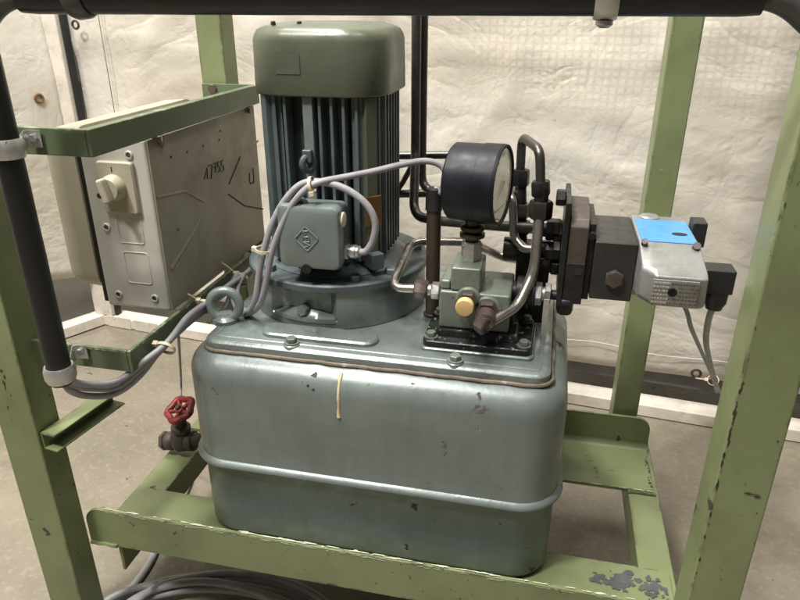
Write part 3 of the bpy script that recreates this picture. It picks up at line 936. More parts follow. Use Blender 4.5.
# wide pads between the fins
MB().box((-.2900, .7665, .555), (-.2775, .790, .7200)).build('pad', 'termbox', mo, .001)
def corner_bar(ang, w, z0, z1, r0, r1, name, mat):
    d_ = Vector((math.cos(ang), math.sin(ang), 0)); e = Vector((-d_.y, d_.x, 0)); c_ = Vector((MX, MY, 0))
    mb = MB().loft([[c_ + d_ * r0 - e * w + Vector((0, 0, z)), c_ + d_ * r1 - e * w + Vector((0, 0, z)), c_ + d_ * r1 + e * w + Vector((0, 0, z)), c_ + d_ * r0 + e * w + Vector((0, 0, z))] for z in (z0, z1)])
    return mb.build(name, mat, mo, .001)
corner_bar(R(-45), .0075, .513, .7200, .06, .0955, 'corner_bar', 'fan')
corner_bar(R(-135), .0075, .513, .7200, .06, .0955, 'corner_bar', 'motor')
corner_bar(R(45), .0075, .513, .7200, .06, .0955, 'corner_bar', 'motor')
corner_bar(R(-45), .0120, .565, .603, .0958, .0977, 'name_plate', 'brass')
corner_bar(R(-45), .0085, .510, .530, .085, .1080, 'foot_lug', 'motor')
corner_bar(R(-100), .010, .509, .523, .06, .096, 'foot_lug', 'motor')
# lifting lug above the terminal box
MB().torus((-.2845, .7615, .643), (.75, -.5, 0), .0085, .0042, 26, 10, 1.0).build('lifting_lug', 'motor', mo)
MB().box((-.2905, .757, .644), (-.2785, .7655, .660)).build('lug_boss', 'motor', mo, .002)
# lower end shield and the bell ring on the lid
MB().rev((MX, MY, .492), (0, 0, 1), [(0, .098), (.010, .098), (.014, .090), (.020, .076), (.0255, .074)], 48).build('end_shield', 'motor', mo)
NS = 96
def ringrad(th, z):
    r = .1205
    a = abs((th - R(-97) + PI) % (2 * PI) - PI)
    if .450 < z < .489:
        e = a / R(21)
        if e < 1:
            fl = min(1, (1 - e) / .12)
            fl = fl * fl * (3 - 2 * fl)
            return r - .013 * fl
    return r
zs = [(.4375, .004), (.4395, .0), (.449, 0), (.4515, 0), (.4535, 0), (.470, 0), (.4845, 0), (.487, 0), (.490, 0)]
mb = MB()
rings = []
for z, i in zs:
    rings.append([(MX + (ringrad(2 * PI * k / NS, z) - i) * math.cos(2 * PI * k / NS), MY + (ringrad(2 * PI * k / NS, z) - i) * math.sin(2 * PI * k / NS), z) for k in range(NS)])
mb.loft(rings)
bell = mb.build('bell_housing', 'lid', mo, sharp=40)
MB().rev((MX, MY, .4902), (0, 0, 1), [(0, .1215), (.0015, .1245), (.0085, .1245), (.0105, .1225)], 96).build('flange_ring', 'motor', mo)
# sloping shelf in the pocket
for zz, sgn in ((.4515, 1), (.4875, -1)):
    pass
mb = MB()
sh = []
for k in range(17):
    a = R(-97 - 21 + 42 * k / 16)
    bow = 1 - ((k - 8) / 8) ** 2
    sh.append((a, bow))
lo = [(MX + .1213 * math.cos(a), MY + .1213 * math.sin(a), .4535 - 0 * b) for a, b in sh]
hi = [(MX + .109 * math.cos(a), MY + .109 * math.sin(a), .4535 + .008 * b) for a, b in sh]
lo2 = [(x, y, z - .006) for x, y, z in lo]; hi2 = [(x, y, .4475) for x, y, z in hi]
m_ = len(lo)
mb.add(lo + hi + lo2 + hi2, [(i, i + 1, m_ + i + 1, m_ + i) for i in range(m_ - 1)] + [(2 * m_ + i, 2 * m_ + i + 1, i + 1, i) for i in range(m_ - 1)])
mb.build('pocket_shelf', 'lid', bell, sharp=60)
a = R(-97)
MB().hexn((MX + .1075 * math.cos(a), MY + .1075 * math.sin(a), .459), (math.cos(a), math.sin(a), .25), .014, .0135, .4).build('bolt', 'lid', bell)
for ang in (-62, -128, -35, 20):
    a = R(ang)
    p = (MX + .1095 * math.cos(a), MY + .1095 * math.sin(a))
    MB().hexn((p[0], p[1], .5005), (0, 0, 1), .008, .014, ang).build('bolt', 'motor', mo)
# terminal box
TBX0, TBX1, TBZ0, TBZ1 = -.312, -.2335, .5235, .6035
tcx, tcz, thx, thz = (TBX0 + TBX1) / 2, (TBZ0 + TBZ1) / 2, (TBX1 - TBX0) / 2, (TBZ1 - TBZ0) / 2
def tb_ring(y, i, r=.009, dz=0):
    return [(x, y, z + dz) for x, z in rrect(tcx, tcz, thx - i, thz - i, max(.002, r - i * .4), 5)]
mb = MB().loft([tb_ring(.768, .006), tb_ring(.735, .003), tb_ring(.734, .0005), tb_ring(.722, .0), tb_ring(.7165, .002), tb_ring(.715, .005)])
tb = mb.build('terminal_box', 'termbox', mo, sharp=40)
TF = .715
# sunk screw notches top and bottom
MB().rev((tcx - .012, .729, TBZ1 - .004), (.1, -1, .35), [(0, .0105), (.006, .0105), (.0075, .0085), (.0075, .006), (.004, .005)], 20).build('screw_notch', 'termbox', tb)
MB().hexn((tcx - .012, .7215, TBZ1 - .0035), (.1, -1, .35), .004, .0075).build('screw', 'castiron', tb)
MB().rev((tcx - .004, .7185, TBZ0 + .001), (0, -1, 0), [(0, .0062), (.0042, .0060)], 20).build('screw_notch', 'oxide', tb)
# raised diamond with the letters V E M reading upwards
lc = (-0.2745, 0.7150, 0.5630)
def lp(u, v):   # u right, v up, metres, slightly turned
    a = R(3)
    return Vector((lc[0] + u * math.cos(a) - v * math.sin(a), TF - .0004, lc[2] + u * math.sin(a) + v * math.cos(a)))
q = fillet([lp(0, .0152), lp(.0150, 0), lp(0, -.0152), lp(-.0150, 0), lp(0, .0152)], .0025, 3)
mb = MB().tube(q, .0011, 6)
letters = []
def letter(strokes, v0, wd, u0):
    # strokes in letter space (x right, y up), turned a quarter turn anticlockwise
    for st_ in strokes:
        mb.tube([lp(u0 - y * .0076, v0 + x * wd) for x, y in st_], .0010, 6)
letter([[(0, 1), (.5, 0), (1, 1)]], -.0106, .0064, .0040)
letter([[(.95, 0), (0, 0), (0, 1), (.95, 1)], [(0, .5), (.85, .5)]], -.0034, .0050, .0034)
letter([[(0, 0), (0, 1), (.5, .35), (1, 1), (1, 0)]], .0028, .0072, .0026)
mb.build('logo_relief', 'termbox', tb)
# cable gland on its right side
gp = Vector((TBX1 - .001, .738, tcz - .0205))
mb = MB().hexn(gp, (1, -.1, .05), .006, .017).rev(gp + Vector((.006, 0, 0)), (1, -.1, .05), [(0, .0065), (.003, .0065), (.003, .0088), (.009, .0088), (.0095, .0075), (.013, .0075), (.0145, .0055)], 18)
mb.build('cable_gland', 'zinc', tb)
MB().rev((TBX1 - .002, .730, tcz + .022), (1, 0, 0), [(0, .009), (.004, .009), (.005, .007)], 20).build('blind_plug', 'tie', tb)

# ---------------------------------------------------------------- valve block on its black mounting plate
vb = thing('valve_block', 'stepped grey-green valve block on a chipped black plate, cream plug in front', 'valve block', (-.07, .74, LZ))
PX0, PX1, PY0, PY1 = -.131, .000, .700, .795
def pring(z, i, r=.008):
    return [(x, y, z) for x, y in rrect((PX0 + PX1) / 2, (PY0 + PY1) / 2, (PX1 - PX0) / 2 - i, (PY1 - PY0) / 2 - i, r, 5)]
MB().loft([pring(LZ - .002, -.002), pring(LZ + .003, -.002), pring(LZ + .0045, -.0005)]).build('mounting_pad', 'lid', vb)
MB().loft([pring(LZ + .0046, .001), pring(LZ + .0115, .001), pring(LZ + .0125, .002)]).build('mounting_plate', 'black_paint', vb)
mb = MB().loft([[(x, y, z) for x, y in rrect(-.068, .7525, .050 - i, .0365 - i, .004, 4)] for z, i in ((LZ + .0126, 0), (.4585, .002), (.4600, .003))])
mb.build('pedestal', 'black_paint', vb)
for (x, y) in ((PX0 + .010, PY0 + .012), (PX1 - .010, PY0 + .012), (PX1 - .010, PY1 - .014), (PX0 + .010, PY1 - .014)):
    bolt_on((x, y), LZ + .0125, .0105, vb, 'block', True, .006)
VY = .722
MB().box((-.1135, VY, .4602), (-.0300, .800, .5085)).build('lower_block', 'block', vb, .003, 3)
MB().box((-.1010, VY + .0015, .5087), (-.0655, .780, .5385)).build('upper_block', 'block', vb, .003, 3)
MB().box((-.1135, VY + .004, .5087), (-.1012, .775, .5205)).build('side_step', 'block', vb, .003, 3)
# cream plug and the screwed port beside it
cp = (-0.0830, 0.7150, 0.4943)
MB().rev((cp[0] + .004, VY + .001, cp[2] + .007), (0, -1, 0), [(0, .0150), (.003, .0150), (.0045, .013)], 24).build('port_boss', 'block', vb)
MB().hexn((cp[0] + .004, VY - .003, cp[2] + .007), (0, -1, 0), .009, .021).build('port_nut', 'castiron', vb)
MB().rev((cp[0] + .0025, VY - .012, cp[2] + .0055), (0, -1, 0), [(0, .008), (.004, .008), (.0045, .0104), (.0125, .0106), (.014, .0098), (.0145, .0075)], 26).build('protective_cap', 'cap', vb)
pn = (-0.0619, 0.7000, 0.4827)
MB().rev((pn[0] + .006, VY + .001, pn[2] + .008), (0, -1, 0), [(0, .0160), (.003, .0160), (.0045, .014)], 24).build('port_boss', 'block', vb)
mb = MB().hexn((pn[0] + .006, VY - .003, pn[2] + .008), (0, -1, -.1), .009, .024)
mb.rev((pn[0] + .006, VY - .012, pn[2] + .007), (0, -1, -.2), [(0, .009), (.004, .009), (.005, .0125), (.019, .0125), (.021, .010)], 18)
mb.hexn((pn[0] - .001, VY - .026, pn[2] + .004), (.5, -.3, -.15), .014, .022)
mb.build('elbow_fitting', 'nut_brown', vb, sharp=25)
# union on its left side
lpn = (-0.1173, 0.7570, 0.4928)
mb = MB().hexn((lpn[0] - .001, .757, lpn[2]), (-1, 0, .02), .011, .019).rev((lpn[0] - .012, .757, lpn[2]), (-1, 0, .02), [(0, .0075), (.004, .0075)], 16)
mb.build('union_body', 'zinc', vb)
lnut = Vector((lpn[0] - .0165, .757, lpn[2] + .0003))
MB().hexn(lnut, (-1, 0, .02), .017, .0205).build('union_nut', 'nut_brown', vb)
# gauge port on top
gpn = (-0.0814, 0.7550, 0.5478)
MB().hexn((gpn[0], .755, .5386), (0, 0, 1), .024, .0225, .3).build('gauge_port', 'zinc', vb)

# ---------------------------------------------------------------- pressure gauge
pg = thing('pressure_gauge', 'round black pressure gauge with yellowed dial facing the solenoid valve', 'pressure gauge', (gpn[0], .755, .5626))
mb = MB().rev((gpn[0], .755, .5627), (0, 0, 1), [(0, .008), (.004, .008), (.005, .0150), (.009, .0150), (.011, .010), (.014, .0145), (.018, .0145), (.020, .009), (.030, .009)], 24)
mb.build('stem', 'rust_tube', pg)
ga = Vector((.983, -.185, .0)).normalized()
gc = Vector((-0.0790, 0.7570, 0.6313)) 
L0 = .030
gb = gc - ga * (L0 + .001)
mb = MB().rev(gb, ga, [(0, .037), (.002, .0420), (.004, .0440), (.038, .0450), (.0385, .0458), (.0595, .0462)], 64)
mb.build('case', 'gauge', pg, sharp=30)
mb = MB()
x_, y_, z_ = frame_of(ga)
prof_ = [(.0597, .0462), (.0625, .0456), (.0628, .0432), (.0600, .0418)]
mb.rev(gb, ga, prof_, 64, False)
mb.build('bezel', 'gauge', pg, sharp=30)
dial = MB().rev(gb, ga, [(.0596, .0417), (.0604, .0417)], 64).build('dial', 'dial', pg)
dz0 = .0606
def dp(a, r, h=0): return gb + ga * (dz0 + h) + (y_ * math.sin(a) + x_ * math.cos(a)) * r
mb = MB()
for k in range(41):
    a = R(-45 + 270 * k / 40)
    r0 = .0325 if k % 5 == 0 else .035
    e = (y_ * math.cos(a) - x_ * math.sin(a)) * (.0006 if k % 5 == 0 else .00035)
    mb.add([dp(a, r0) - e, dp(a, r0) + e, dp(a, .0385) + e, dp(a, .0385) - e], [(0, 1, 2, 3)])
mb.build('scale_marks', 'ink', dial, flat=True)
a = R(210)
e = (y_ * math.cos(a) - x_ * math.sin(a)) * .0012
mb = MB().add([dp(a + PI, .008, .001) - e, dp(a + PI, .008, .001) + e, dp(a, .033, .001)], [(0, 1, 2)])
mb.build('needle', 'ink', dial, flat=True)
low = []
for k in range(21):
    a = R(-90 - 52 + 104 * k / 20)
    v_ = gb + ga * (dz0 + .0002) + (Vector((0, 0, 1)) * math.sin(a) + Vector((0, 0, 1)).cross(ga) * math.cos(a)) * .0414
    low.append(v_)
MB().add(low, [list(range(21))]).build('damping_liquid', 'liquid', dial, flat=True)

# ---------------------------------------------------------------- filler tube with float switch lead
ft = thing('filler_tube', 'brown stained upright tube with a black cap beside the gauge', 'tube', (-.115, .79, LZ))
fx = (-0.1330, 0.8000, 0.4603)[0]
fb = (-0.1357, 0.8000, 0.5860)
mb = MB().rev((fx - .002, .80, LZ - .001), (fb[0] - fx + .002, 0, .60 - LZ), [(0, .012), (.004, .012), (.005, .0092), (.155, .0092)], 24)
mb.build('tube', 'rust_tube', ft)
top = Vector((fb[0], .80, .584))
MB().rev(top, (0, 0, 1), [(0, .0108), (.0205, .0106), (.0265, .0095), (.0285, .006)], 24).build('cap', 'plastic', ft)

# ---------------------------------------------------------------- flow control valve with star knob
fv = thing('flow_valve', 'throttle valve with black star knob between valve block and tank edge', 'valve', (.0, .75, .50))
a0 = Vector((-0.0296, 0.7650, 0.4815)); a1 = Vector((0.0458, 0.7650, 0.4849))
ax = Vector((1, 0, 0))
b0 = Vector((-.0298, .765, .497))
MB().rev(b0, ax, [(0, .0135), (.004, .0135), (.005, .0205), (.018, .0205), (.019, .0185), (.026, .0185)], 26).build('valve_body', 'oxide', fv)
mb = MB().hexn(b0 + ax * .0262, ax, .009, .025).rev(b0 + ax * .0352, ax, [(0, .009), (.003, .009)], 18)
mb.hexn(b0 + ax * .0383, ax, .0075, .025, .4)
mb.build('lock_nuts', 'zinc', fv)
mb = MB().rev(b0 + ax * .0458, ax, [(0, .006), (.008, .006)], 16)
mb.build('spindle', 'oxide', fv)
kb = b0 + ax * .0530
prof = []
mb = MB()
rings = []
for t, k in ((0, .70), (.002, .9), (.006, 1), (.014, 1), (.018, .92), (.020, .7)):
    rings.append([kb + ax * t + Vector((0, math.cos(a), math.sin(a))) * (.0205 + .0030 * math.cos(6 * a)) * k for a in [2 * PI * i / 48 for i in range(48)]])
mb.loft(rings)
mb.build('star_knob', 'plastic', fv, sharp=40)
# zinc strap standing behind the nuts
MB().box((.0080, .742, .4390), (.0150, .7436, .5000)).build('strap', 'zinc', fv, .0004)

# ---------------------------------------------------------------- directional control valve: stack along +x
dc = thing('solenoid_valve', 'solenoid valve with silver cast housing, blue top label and black connectors', 'solenoid valve', (.09, .78, .50))
MB().box((.0225, .742, .4920), (.0285, .835, .6180)).build('support_plate', 'oxide', dc, .0012)
# brown sandwich block
poly = [(.7450, .4960), (.8300, .4960), (.8300, .6040), (.7680, .6040), (.7520, .5985), (.7450, .5890)]
MB().prism(poly, 'x', .0287, .0510).build('sandwich_block', 'brown', dc, .0018, 3)
MB().box((.0289, .7435, .4965), (.0508, .7449, .547)).build('dark_lower_half', 'oxide', dc, .001)  # darker lower half of the brown block's front, no separate part
MB().cyl((.0440, .7436, .5375), (.0440, .7425, .5375), .0046, 16).build('plug_hole', 'ink', dc)
MB().box((.0512, .752, .500), (.0585, .838, .5930)).build('spacer_plate', 'oxide', dc, .001)
MB().rev((.0545, .7520, .580), (0, -1, 0), [(0, .005), (.004, .005), (.006, .004)], 14).build('screw', 'oxide', dc)
# black block
MB().box((.0587, .742, .5060), (.1050, .851, .5755)).build('valve_body', 'blackblock', dc, .0016, 3)
hb = (0.0836, 0.7420, 0.5339)
MB().hexn((hb[0], .7422, hb[2]), (0, -1, 0), .007, .0190, .52).build('plug', 'brown', dc)
# cast solenoid housing
sx0, sx1 = .1053, .1690
hp_ = [(.8500, .5790), (.7440, .5790), (.6880, .5680), (.6790, .5640), (.6770, .5345), (.6830, .5295), (.7560, .5180), (.7760, .5010), (.8500, .5010)]
mb = MB()
rings = []
for x, i in ((sx0, 0), (sx0 + .004, 0), (sx0 + .0125, -.0), (sx1 - .006, 0), (sx1, .003)):
    rr = []
    for (y, z) in hp_:
        yy = y
        if y < .70 and x < sx0 + .0100: yy = y + .020 * (1 - (x - sx0) / .0125)
        cyy, czz = .77, .545
        rr.append((x, yy + (cyy - yy) * i * 6, z + (czz - z) * i * 6))
    rings.append(rr)
mb.loft(rings)
hous = mb.build('solenoid_housing', 'cast', dc, .0022, 3)
# name plate on the nose with illegible etched rows
npz0, npz1 = .5350, .5620
MB().box((.1145, .6752, npz0), (.1600, .6769, npz1)).build('name_plate', 'plate', dc, .0006)
mb = MB(); mb2 = MB()
rnd = random.Random(4)
for row in range(6):
    z = npz1 - .0035 - row * .0043
    x = .1158
    while x < .1585:
        w_ = rnd.uniform(.0006, .0022)
        if not (.1300 < x < .1390 and abs(z - .5485) < .0065):
            (mb if x < .131 else mb2).box((x, .6746, z - .0009), (x + w_, .67515, z + .0009))
        x += w_ + rnd.uniform(.0006, .0014)
mb.build('etched_rows', 'etch', dc, flat=True)
mb2.build('etched_rows', 'etchdark', dc, flat=True)
MB().rev((.1350, .6752, .5490), (0, -1, 0), [(0, .0048), (.0012, .0046), (.0012, .0030), (.0003, .0028)], 20).build('manual_override', 'oxide', dc)
# blue label and screws
MB().add([(sx0 + .002, .7450, .5794), (sx1 - .003, .7450, .5794), (sx1 - .003, .8290, .5794), (sx0 + .002, .8290, .5794),
          (sx0 + .002, .7450, .5799), (sx1 - .003, .7450, .5799), (sx1 - .003, .8290, .5799), (sx0 + .002, .8290, .5799)],
         [(0, 3, 2, 1), (4, 5, 6, 7), (0, 1, 5, 4), (1, 2, 6, 5), (2, 3, 7, 6), (3, 0, 4, 7)]).build('label', 'blue', dc)
sp_ = (0.1546, 0.7780, 0.5800)
mb = MB()
mb.loft([[(sp_[0] - .003 + .0085 * math.cos(a), sp_[1] - .002 + .0052 * math.sin(a), z) for a in [2 * PI * k / 20 for k in range(20)]] for z in (.5801, .5805)])
mb.build('label_slot', 'ink', dc)
MB().cyl((sx0 + .005, .739, .577), (sx0 + .004, .734, .583), .0036, 14).build('screw', 'castiron', dc)
MB().cyl((sx1 - .006, .738, .577), (sx1 - .006, .733, .582), .0042, 14).build('screw', 'castiron', dc)
MB().rev((.126, .842, .5780), (0, 0, 1), [(0, .0125), (.0022, .012), (.0036, .010)], 28).build('coil_cap', 'cast', dc)
# connectors
c1 = (0.1656, 0.7150, 0.5656); c2 = (0.1968, 0.7150, 0.5409)
def connector(y, zt, x0, x1, h, w, drop):
    mb = MB().box((x0, y - w, zt - h), (x1, y + w, zt))
    o = mb.build('connector', 'plastic', dc, .002, 3)
    mb = MB().rev((x1 - .0125, y, zt - h + .001), (0, 0, -1), [(0, .0120), (.014, .0115), (.018, .0095), (drop, .0085)], 18)
    mb.build('cable_boss', 'plastic', o)
    return o
connector(.714, .5670, sx1 + .0002, sx1 + .0305, .0270, .0130, .022)
connector(.812, .5880, sx1 + .0002, sx1 + .0165, .0300, .0130, .022)
MB().box((sx1 - .004, .700, .541), (sx1 + .0, .728, .566)).build('connector_seat', 'cast', dc, .001)
# screws and unions on the pipe side of the plate
MB().hexn((.0223, .770, .6165), (-1, 0, 0), .011, .017).build('screw', 'oxide', dc)

# ---------------------------------------------------------------- hydraulic pipes with their union nuts
PG = 'hydraulic pipes around the gauge'
def pipe(label, pts, r=.0055, mat='pipe', rad=.018, nuts=(), name='hydraulic_pipe'):
    pts = [Vector(p) for p in pts]
    t = thing(name, label, 'pipe', tuple(pts[0]), PG)
    MB().tube(fillet(pts, rad, 8), r, 16).build('tube', mat, t)
    for (p, d_, h, af, m_) in nuts:
        MB().hexn(p, d_, h, af, random.random()).build('union_nut', m_, t)
    return t
UY0, UY1 = .835, .775
uA, uB = Vector((-0.0331, 0.8350, 0.5930)), Vector((-0.0056, 0.7750, 0.6108))
tA, tB = Vector((-0.0352, 0.8350, 0.6727)), Vector((-0.0115, 0.7750, 0.6685))
nA = Vector((-0.0326, 0.8350, 0.6110)); nB = Vector((-0.0060, 0.7750, 0.6156))
pipe('arched steel pipe standing highest, just right of the gauge dial',
     [uA, tA, tB, uB], .0056, 'pipe_dark', .016,
     [(nA, tA - uA, .021, .019, 'oxide'), (nB, tB - uB, .018, .020, 'oxide')])
# tee under the right leg and the bright pipe curving down to the block
q0 = Vector((-0.0058, 0.7700, 0.5954)); q1 = Vector((-0.0062, 0.7600, 0.5266)); q2 = Vector((-0.0211, 0.7350, 0.4916)); q3 = Vector((pn[0] + .008, VY - .031, pn[2] + .000))
t_ = pipe('worn bright pipe curving down in front of the throttle valve to the valve block',
     [q0, q1, q2, q3], .0062, 'pipe', .05,
     [(Vector((-0.0049, 0.7750, 0.6025)) - Vector((0, 0, .014)), (0, 0, 1), .022, .024, 'oxide')])
MB().rev(Vector((-0.0055, 0.7730, 0.5970)), (0, 0, 1), [(0, .0085), (.030, .0080)], 16).build('tee_stem', 'oxide', t_)
# looped pipe on the left of the block
pipe('looped steel pipe bent round the filler tube from the valve block',
     [lnut + Vector((-.014, 0, 0)), Vector((-0.1813, 0.7570, 0.4909)), Vector((-0.1696, 0.8300, 0.5300)), Vector((-0.0943, 0.8500, 0.5275)), Vector((-0.0489, 0.8450, 0.5116)), Vector((0.0096, 0.8000, 0.5232))], .0058, 'pipe', .026,
     [(Vector((0.0121, 0.8000, 0.5235)), (1, 0, 0), .020, .020, 'oxide')])
# dark pipes dropping behind the motor
pipe('left one of two dark pipes dropping from above behind the motor',
     [Vector((-0.1906, 0.9500, 0.8940)), Vector((-0.1900, 0.9500, 0.6266)), Vector((-0.1820, 0.9000, 0.5431)), Vector((-0.1389, 0.8700, 0.5477)), Vector((-0.0545, 0.8300, 0.5588)), Vector((0.0033, 0.8000, 0.5683))], .0068, 'pipe_dark', .030,
     [(Vector((0.0033, 0.8000, 0.5683)), (1, 0, 0), .018, .024, 'oxide')])
pipe('right one of two dark pipes dropping from above behind the motor',
     [Vector((-0.1846, 0.9700, 0.8954)), Vector((-0.1842, 0.9700, 0.6229)), Vector((-0.1832, 0.9650, 0.5643)), Vector((-0.1277, 0.9300, 0.5705)), Vector((-0.0527, 0.8600, 0.5944)), Vector((-0.0350, 0.8380, 0.5986))], .0066, 'pipe_dark', .026)
pipe('upper horizontal dark pipe running behind the gauge case',
     [Vector((-0.2477, 1.0000, 0.6051)), Vector((-0.1439, 1.0000, 0.6114)), Vector((-0.0668, 0.9300, 0.6221)), Vector((-0.0318, 0.8380, 0.5726)), ], .0058, 'pipe_dark', .02)
pipe('lower horizontal dark pipe just above the looped pipe behind the filler tube',
     [Vector((-0.2458, 0.9900, 0.5480)), Vector((-0.1506, 0.9850, 0.5564)), Vector((-0.1078, 0.9500, 0.5500))], .0062, 'pipe_dark', .02)
pipe('short slanting dark pipe between motor and the two dropping pipes',
     [Vector((-0.2270, 0.9850, 0.5536)), Vector((-0.2160, 0.9850, 0.5698)), Vector((-0.1961, 0.9850, 0.6075))], .0042, 'pipe_dark', .02)
pipe('short pale S-bent pipe below the gauge dial',
     [Vector((-0.0528, 0.8420, 0.5978)), Vector((-0.0411, 0.8250, 0.6003)), Vector((-0.0350, 0.8150, 0.5490)), Vector((-0.0213, 0.8050, 0.5389)), Vector((0.0129, 0.7950, 0.5424))], .0056, 'pipe', .014,
     [(Vector((0.0044, 0.7970, 0.5424)), (1, 0, 0), .022, .022, 'oxide')])
sA = pipe('dark upright pipe below the left foot of the arched pipe',
     [nA + Vector((0, 0, .003)), Vector((-0.0292, 0.8350, 0.5737)), Vector((-0.0233, 0.8350, 0.5103)), Vector((-0.0176, 0.8350, 0.4680))], .0072, 'oxide', .01,
     [(Vector((-0.0284, 0.8350, 0.5711)), (0, 0, 1), .018, .019, 'pipe_dark'), (Vector((-0.0269, 0.8350, 0.5498)), (0, 0, 1), .016, .0195, 'oxide')])

# dark steel return block between valve block and plate
rb = thing('connection_block', 'dark oily steel block with pipe unions behind the star knob', 'block', (.0, .82, LZ))
MB().box((-.030, .806, LZ + .0002), (.012, .858, .536)).build('body', 'oxide', rb, .003, 2)
MB().rev((-.048, .832, .528), (1, 0, 0), [(0, .016), (.018, .016), (.019, .013), (.0305, .013)], 22).build('round_port', 'pipe_dark', rb)
MB().rev((.012, .832, .512), (1, 0, 0), [(0, .012), (.0103, .012)], 18).build('union_stub', 'oxide', rb)
MB().rev((.006, .8058, .545 - .018), (.3, -1, 0), [(0, .0035), (.010, .0035), (.010, .005), (.014, .005)], 12).build('bleed_screw', 'brass', rb)
for (px, py, yy) in ((556, 231, .80), (556, 246, .797), (558, 265, .80)):
    pass
# unions standing on the plate
for i, (p, m_) in enumerate((((0.0236, 0.8000, 0.5672), 'nut_brown'), ((0.0246, 0.7970, 0.5452), 'oxide'), ((0.0280, 0.8000, 0.5221), 'oxide'))):
    MB().hexn((.0223, p[1], p[2]), (-1, 0, 0), .009, .023, .2 * i).build('union_body', m_, dc)
    MB().cyl((.0133, p[1], p[2]), (-.004, p[1], p[2]), .0085, 14).build('union_stub', 'oxide', dc)

# ---------------------------------------------------------------- cables
def cable(label, pts, r, mat='cable', name='cable', group=None, n=9):
    o = MB().tube(spline(pts, n), r, 10).build(name, mat, None, sharp=60, origin=tuple(pts[0]))
    return tag(o, label, 'cable', group)
CG = 'grey cables tied along the lower bracket'
bund = [(-.4925, .531, .452), (-.487, .536, .438), (-0.4836, 0.5600, 0.4210), (-0.4649, 0.5800, 0.4156), (-0.4454, 0.6000, 0.4295), (-0.4320, 0.6238, 0.4479), (-0.4300, 0.6740, 0.4574), (-0.4300, 0.7308, 0.4557), (-0.4300, 0.7827, 0.4543), (-0.4300, 0.8401, 0.4512), (-0.4300, 0.8911, 0.4560), (-0.4300, 0.9541, 0.4570)]
offs = [((.006, -.004, .009), 'top grey cable of the bundle leaving the black sleeve'),
        ((0, 0, -.001), 'middle grey cable of the bundle leaving the black sleeve'),
        ((-.004, -.003, -.010), 'lowest grey cable of the bundle leaving the black sleeve')]
for (dx, dy, dz), lab in offs:
    pts = []
    for i, p in enumerate(bund):
        w_ = (.3, .6)[i] if i < 2 else 1
        j = Vector((noise.noise(Vector((i * .7, dz * 300, 1))), 0, noise.noise(Vector((i * .7, dz * 300, 5))))) * .003
        if i > 4: o_ = Vector((.006 + dz * .5, 0, dz * .75))
        else: o_ = Vector((dx, dy, dz))
        pts.append(Vector(p) + o_ * w_ + (j if i else Vector((0, 0, 0))))
    cable(lab, pts, .0039, 'cable', group=CG)
# leads of the motor: from the gland up over the terminal box and down to the bundle
gl = gp + Vector((.0195, -.002, .001))
cable('grey motor cable looping from the gland over the terminal box',
      [gl, (-0.2068, 0.7350, 0.5462), (-0.1978, 0.7350, 0.5609), (-0.1950, 0.7350, 0.5835), (-0.2056, 0.7350, 0.6047), (-0.2295, 0.7350, 0.6213), (-0.2586, 0.7350, 0.6280), (-0.2829, 0.7330, 0.6248), (-0.3024, 0.7280, 0.6068), (-0.3196, 0.7240, 0.5783), (-0.3336, 0.7220, 0.5421), (-0.3433, 0.7220, 0.5081), (-0.3502, 0.7220, 0.4772), (-0.3629, 0.7300, 0.4541), (-0.3826, 0.7450, 0.4394), (-0.4097, 0.7750, 0.4413), (-0.4232, 0.8000, 0.4539), (-0.4273, 0.8300, 0.4617)], .0042)
cable('second grey lead beside the motor cable, running to the filler tube cap',
      [(top.x + .001, .80, top.z + .027), (-0.1265, 0.7950, 0.6082), (-0.1209, 0.7950, 0.6284), (-0.1286, 0.7950, 0.6414), (-0.1474, 0.7900, 0.6464), (-0.1743, 0.7780, 0.6429), (-0.2012, 0.7620, 0.6379), (-0.2333, 0.7450, 0.6330), (-0.2586, 0.7280, 0.6297), (-0.2741, 0.7220, 0.6221), (-0.2916, 0.7190, 0.6026), (-0.3067, 0.7170, 0.5751), (-0.3205, 0.7160, 0.5426), (-0.3299, 0.7160, 0.5089), (-0.3381, 0.7170, 0.4819), (-0.3517, 0.7250, 0.4603), (-0.3736, 0.7420, 0.4432), (-0.3985, 0.7700, 0.4400), (-0.4162, 0.8000, 0.4484), (-0.4180, 0.8300, 0.4609)], .0040)
cable('thin pale lead showing through the eye bolt ring',
      [(-0.4298, 0.8400, 0.4529), (-0.4258, 0.8000, 0.4444), (-0.4198, 0.7700, 0.4364), (-0.4269, 0.7550, 0.4272), (-0.4431, 0.7600, 0.4140)], .0034, 'cable')
cable('thin grey wire hanging down behind the red handwheel',
      [(-0.4360, 0.6717, 0.4453), (-0.4400, 0.6751, 0.4219), (-0.5469, 0.8300, 0.2664), (-0.5531, 0.8300, 0.2240), (-0.5707, 0.8400, 0.1288), (-0.6260, 0.9213, 0.0040)], .0018, 'cable')
cable('pale grey cable dropping from the front black connector to the sill',
      [(sx1 + .018, .714, .522), (0.1887, 0.7300, 0.5000), (0.2086, 0.8000, 0.4394), (0.2488, 0.9200, 0.3542), (0.3059, 1.0800, 0.2400), (0.3540, 1.2000, 0.1466), (0.3826, 1.2400, 0.1127)], .0036, 'cable_pale')
cable('thinner pale cable dropping behind the cast solenoid housing',
      [(.158, .760, .515), (0.1739, 0.7700, 0.4877), (0.1885, 0.8000, 0.4551), (0.2273, 0.9000, 0.3815), (0.2851, 1.0500, 0.2735), (0.3308, 1.1600, 0.1846), (0.3571, 1.2200, 0.1305)], .0028, 'cable_pale')
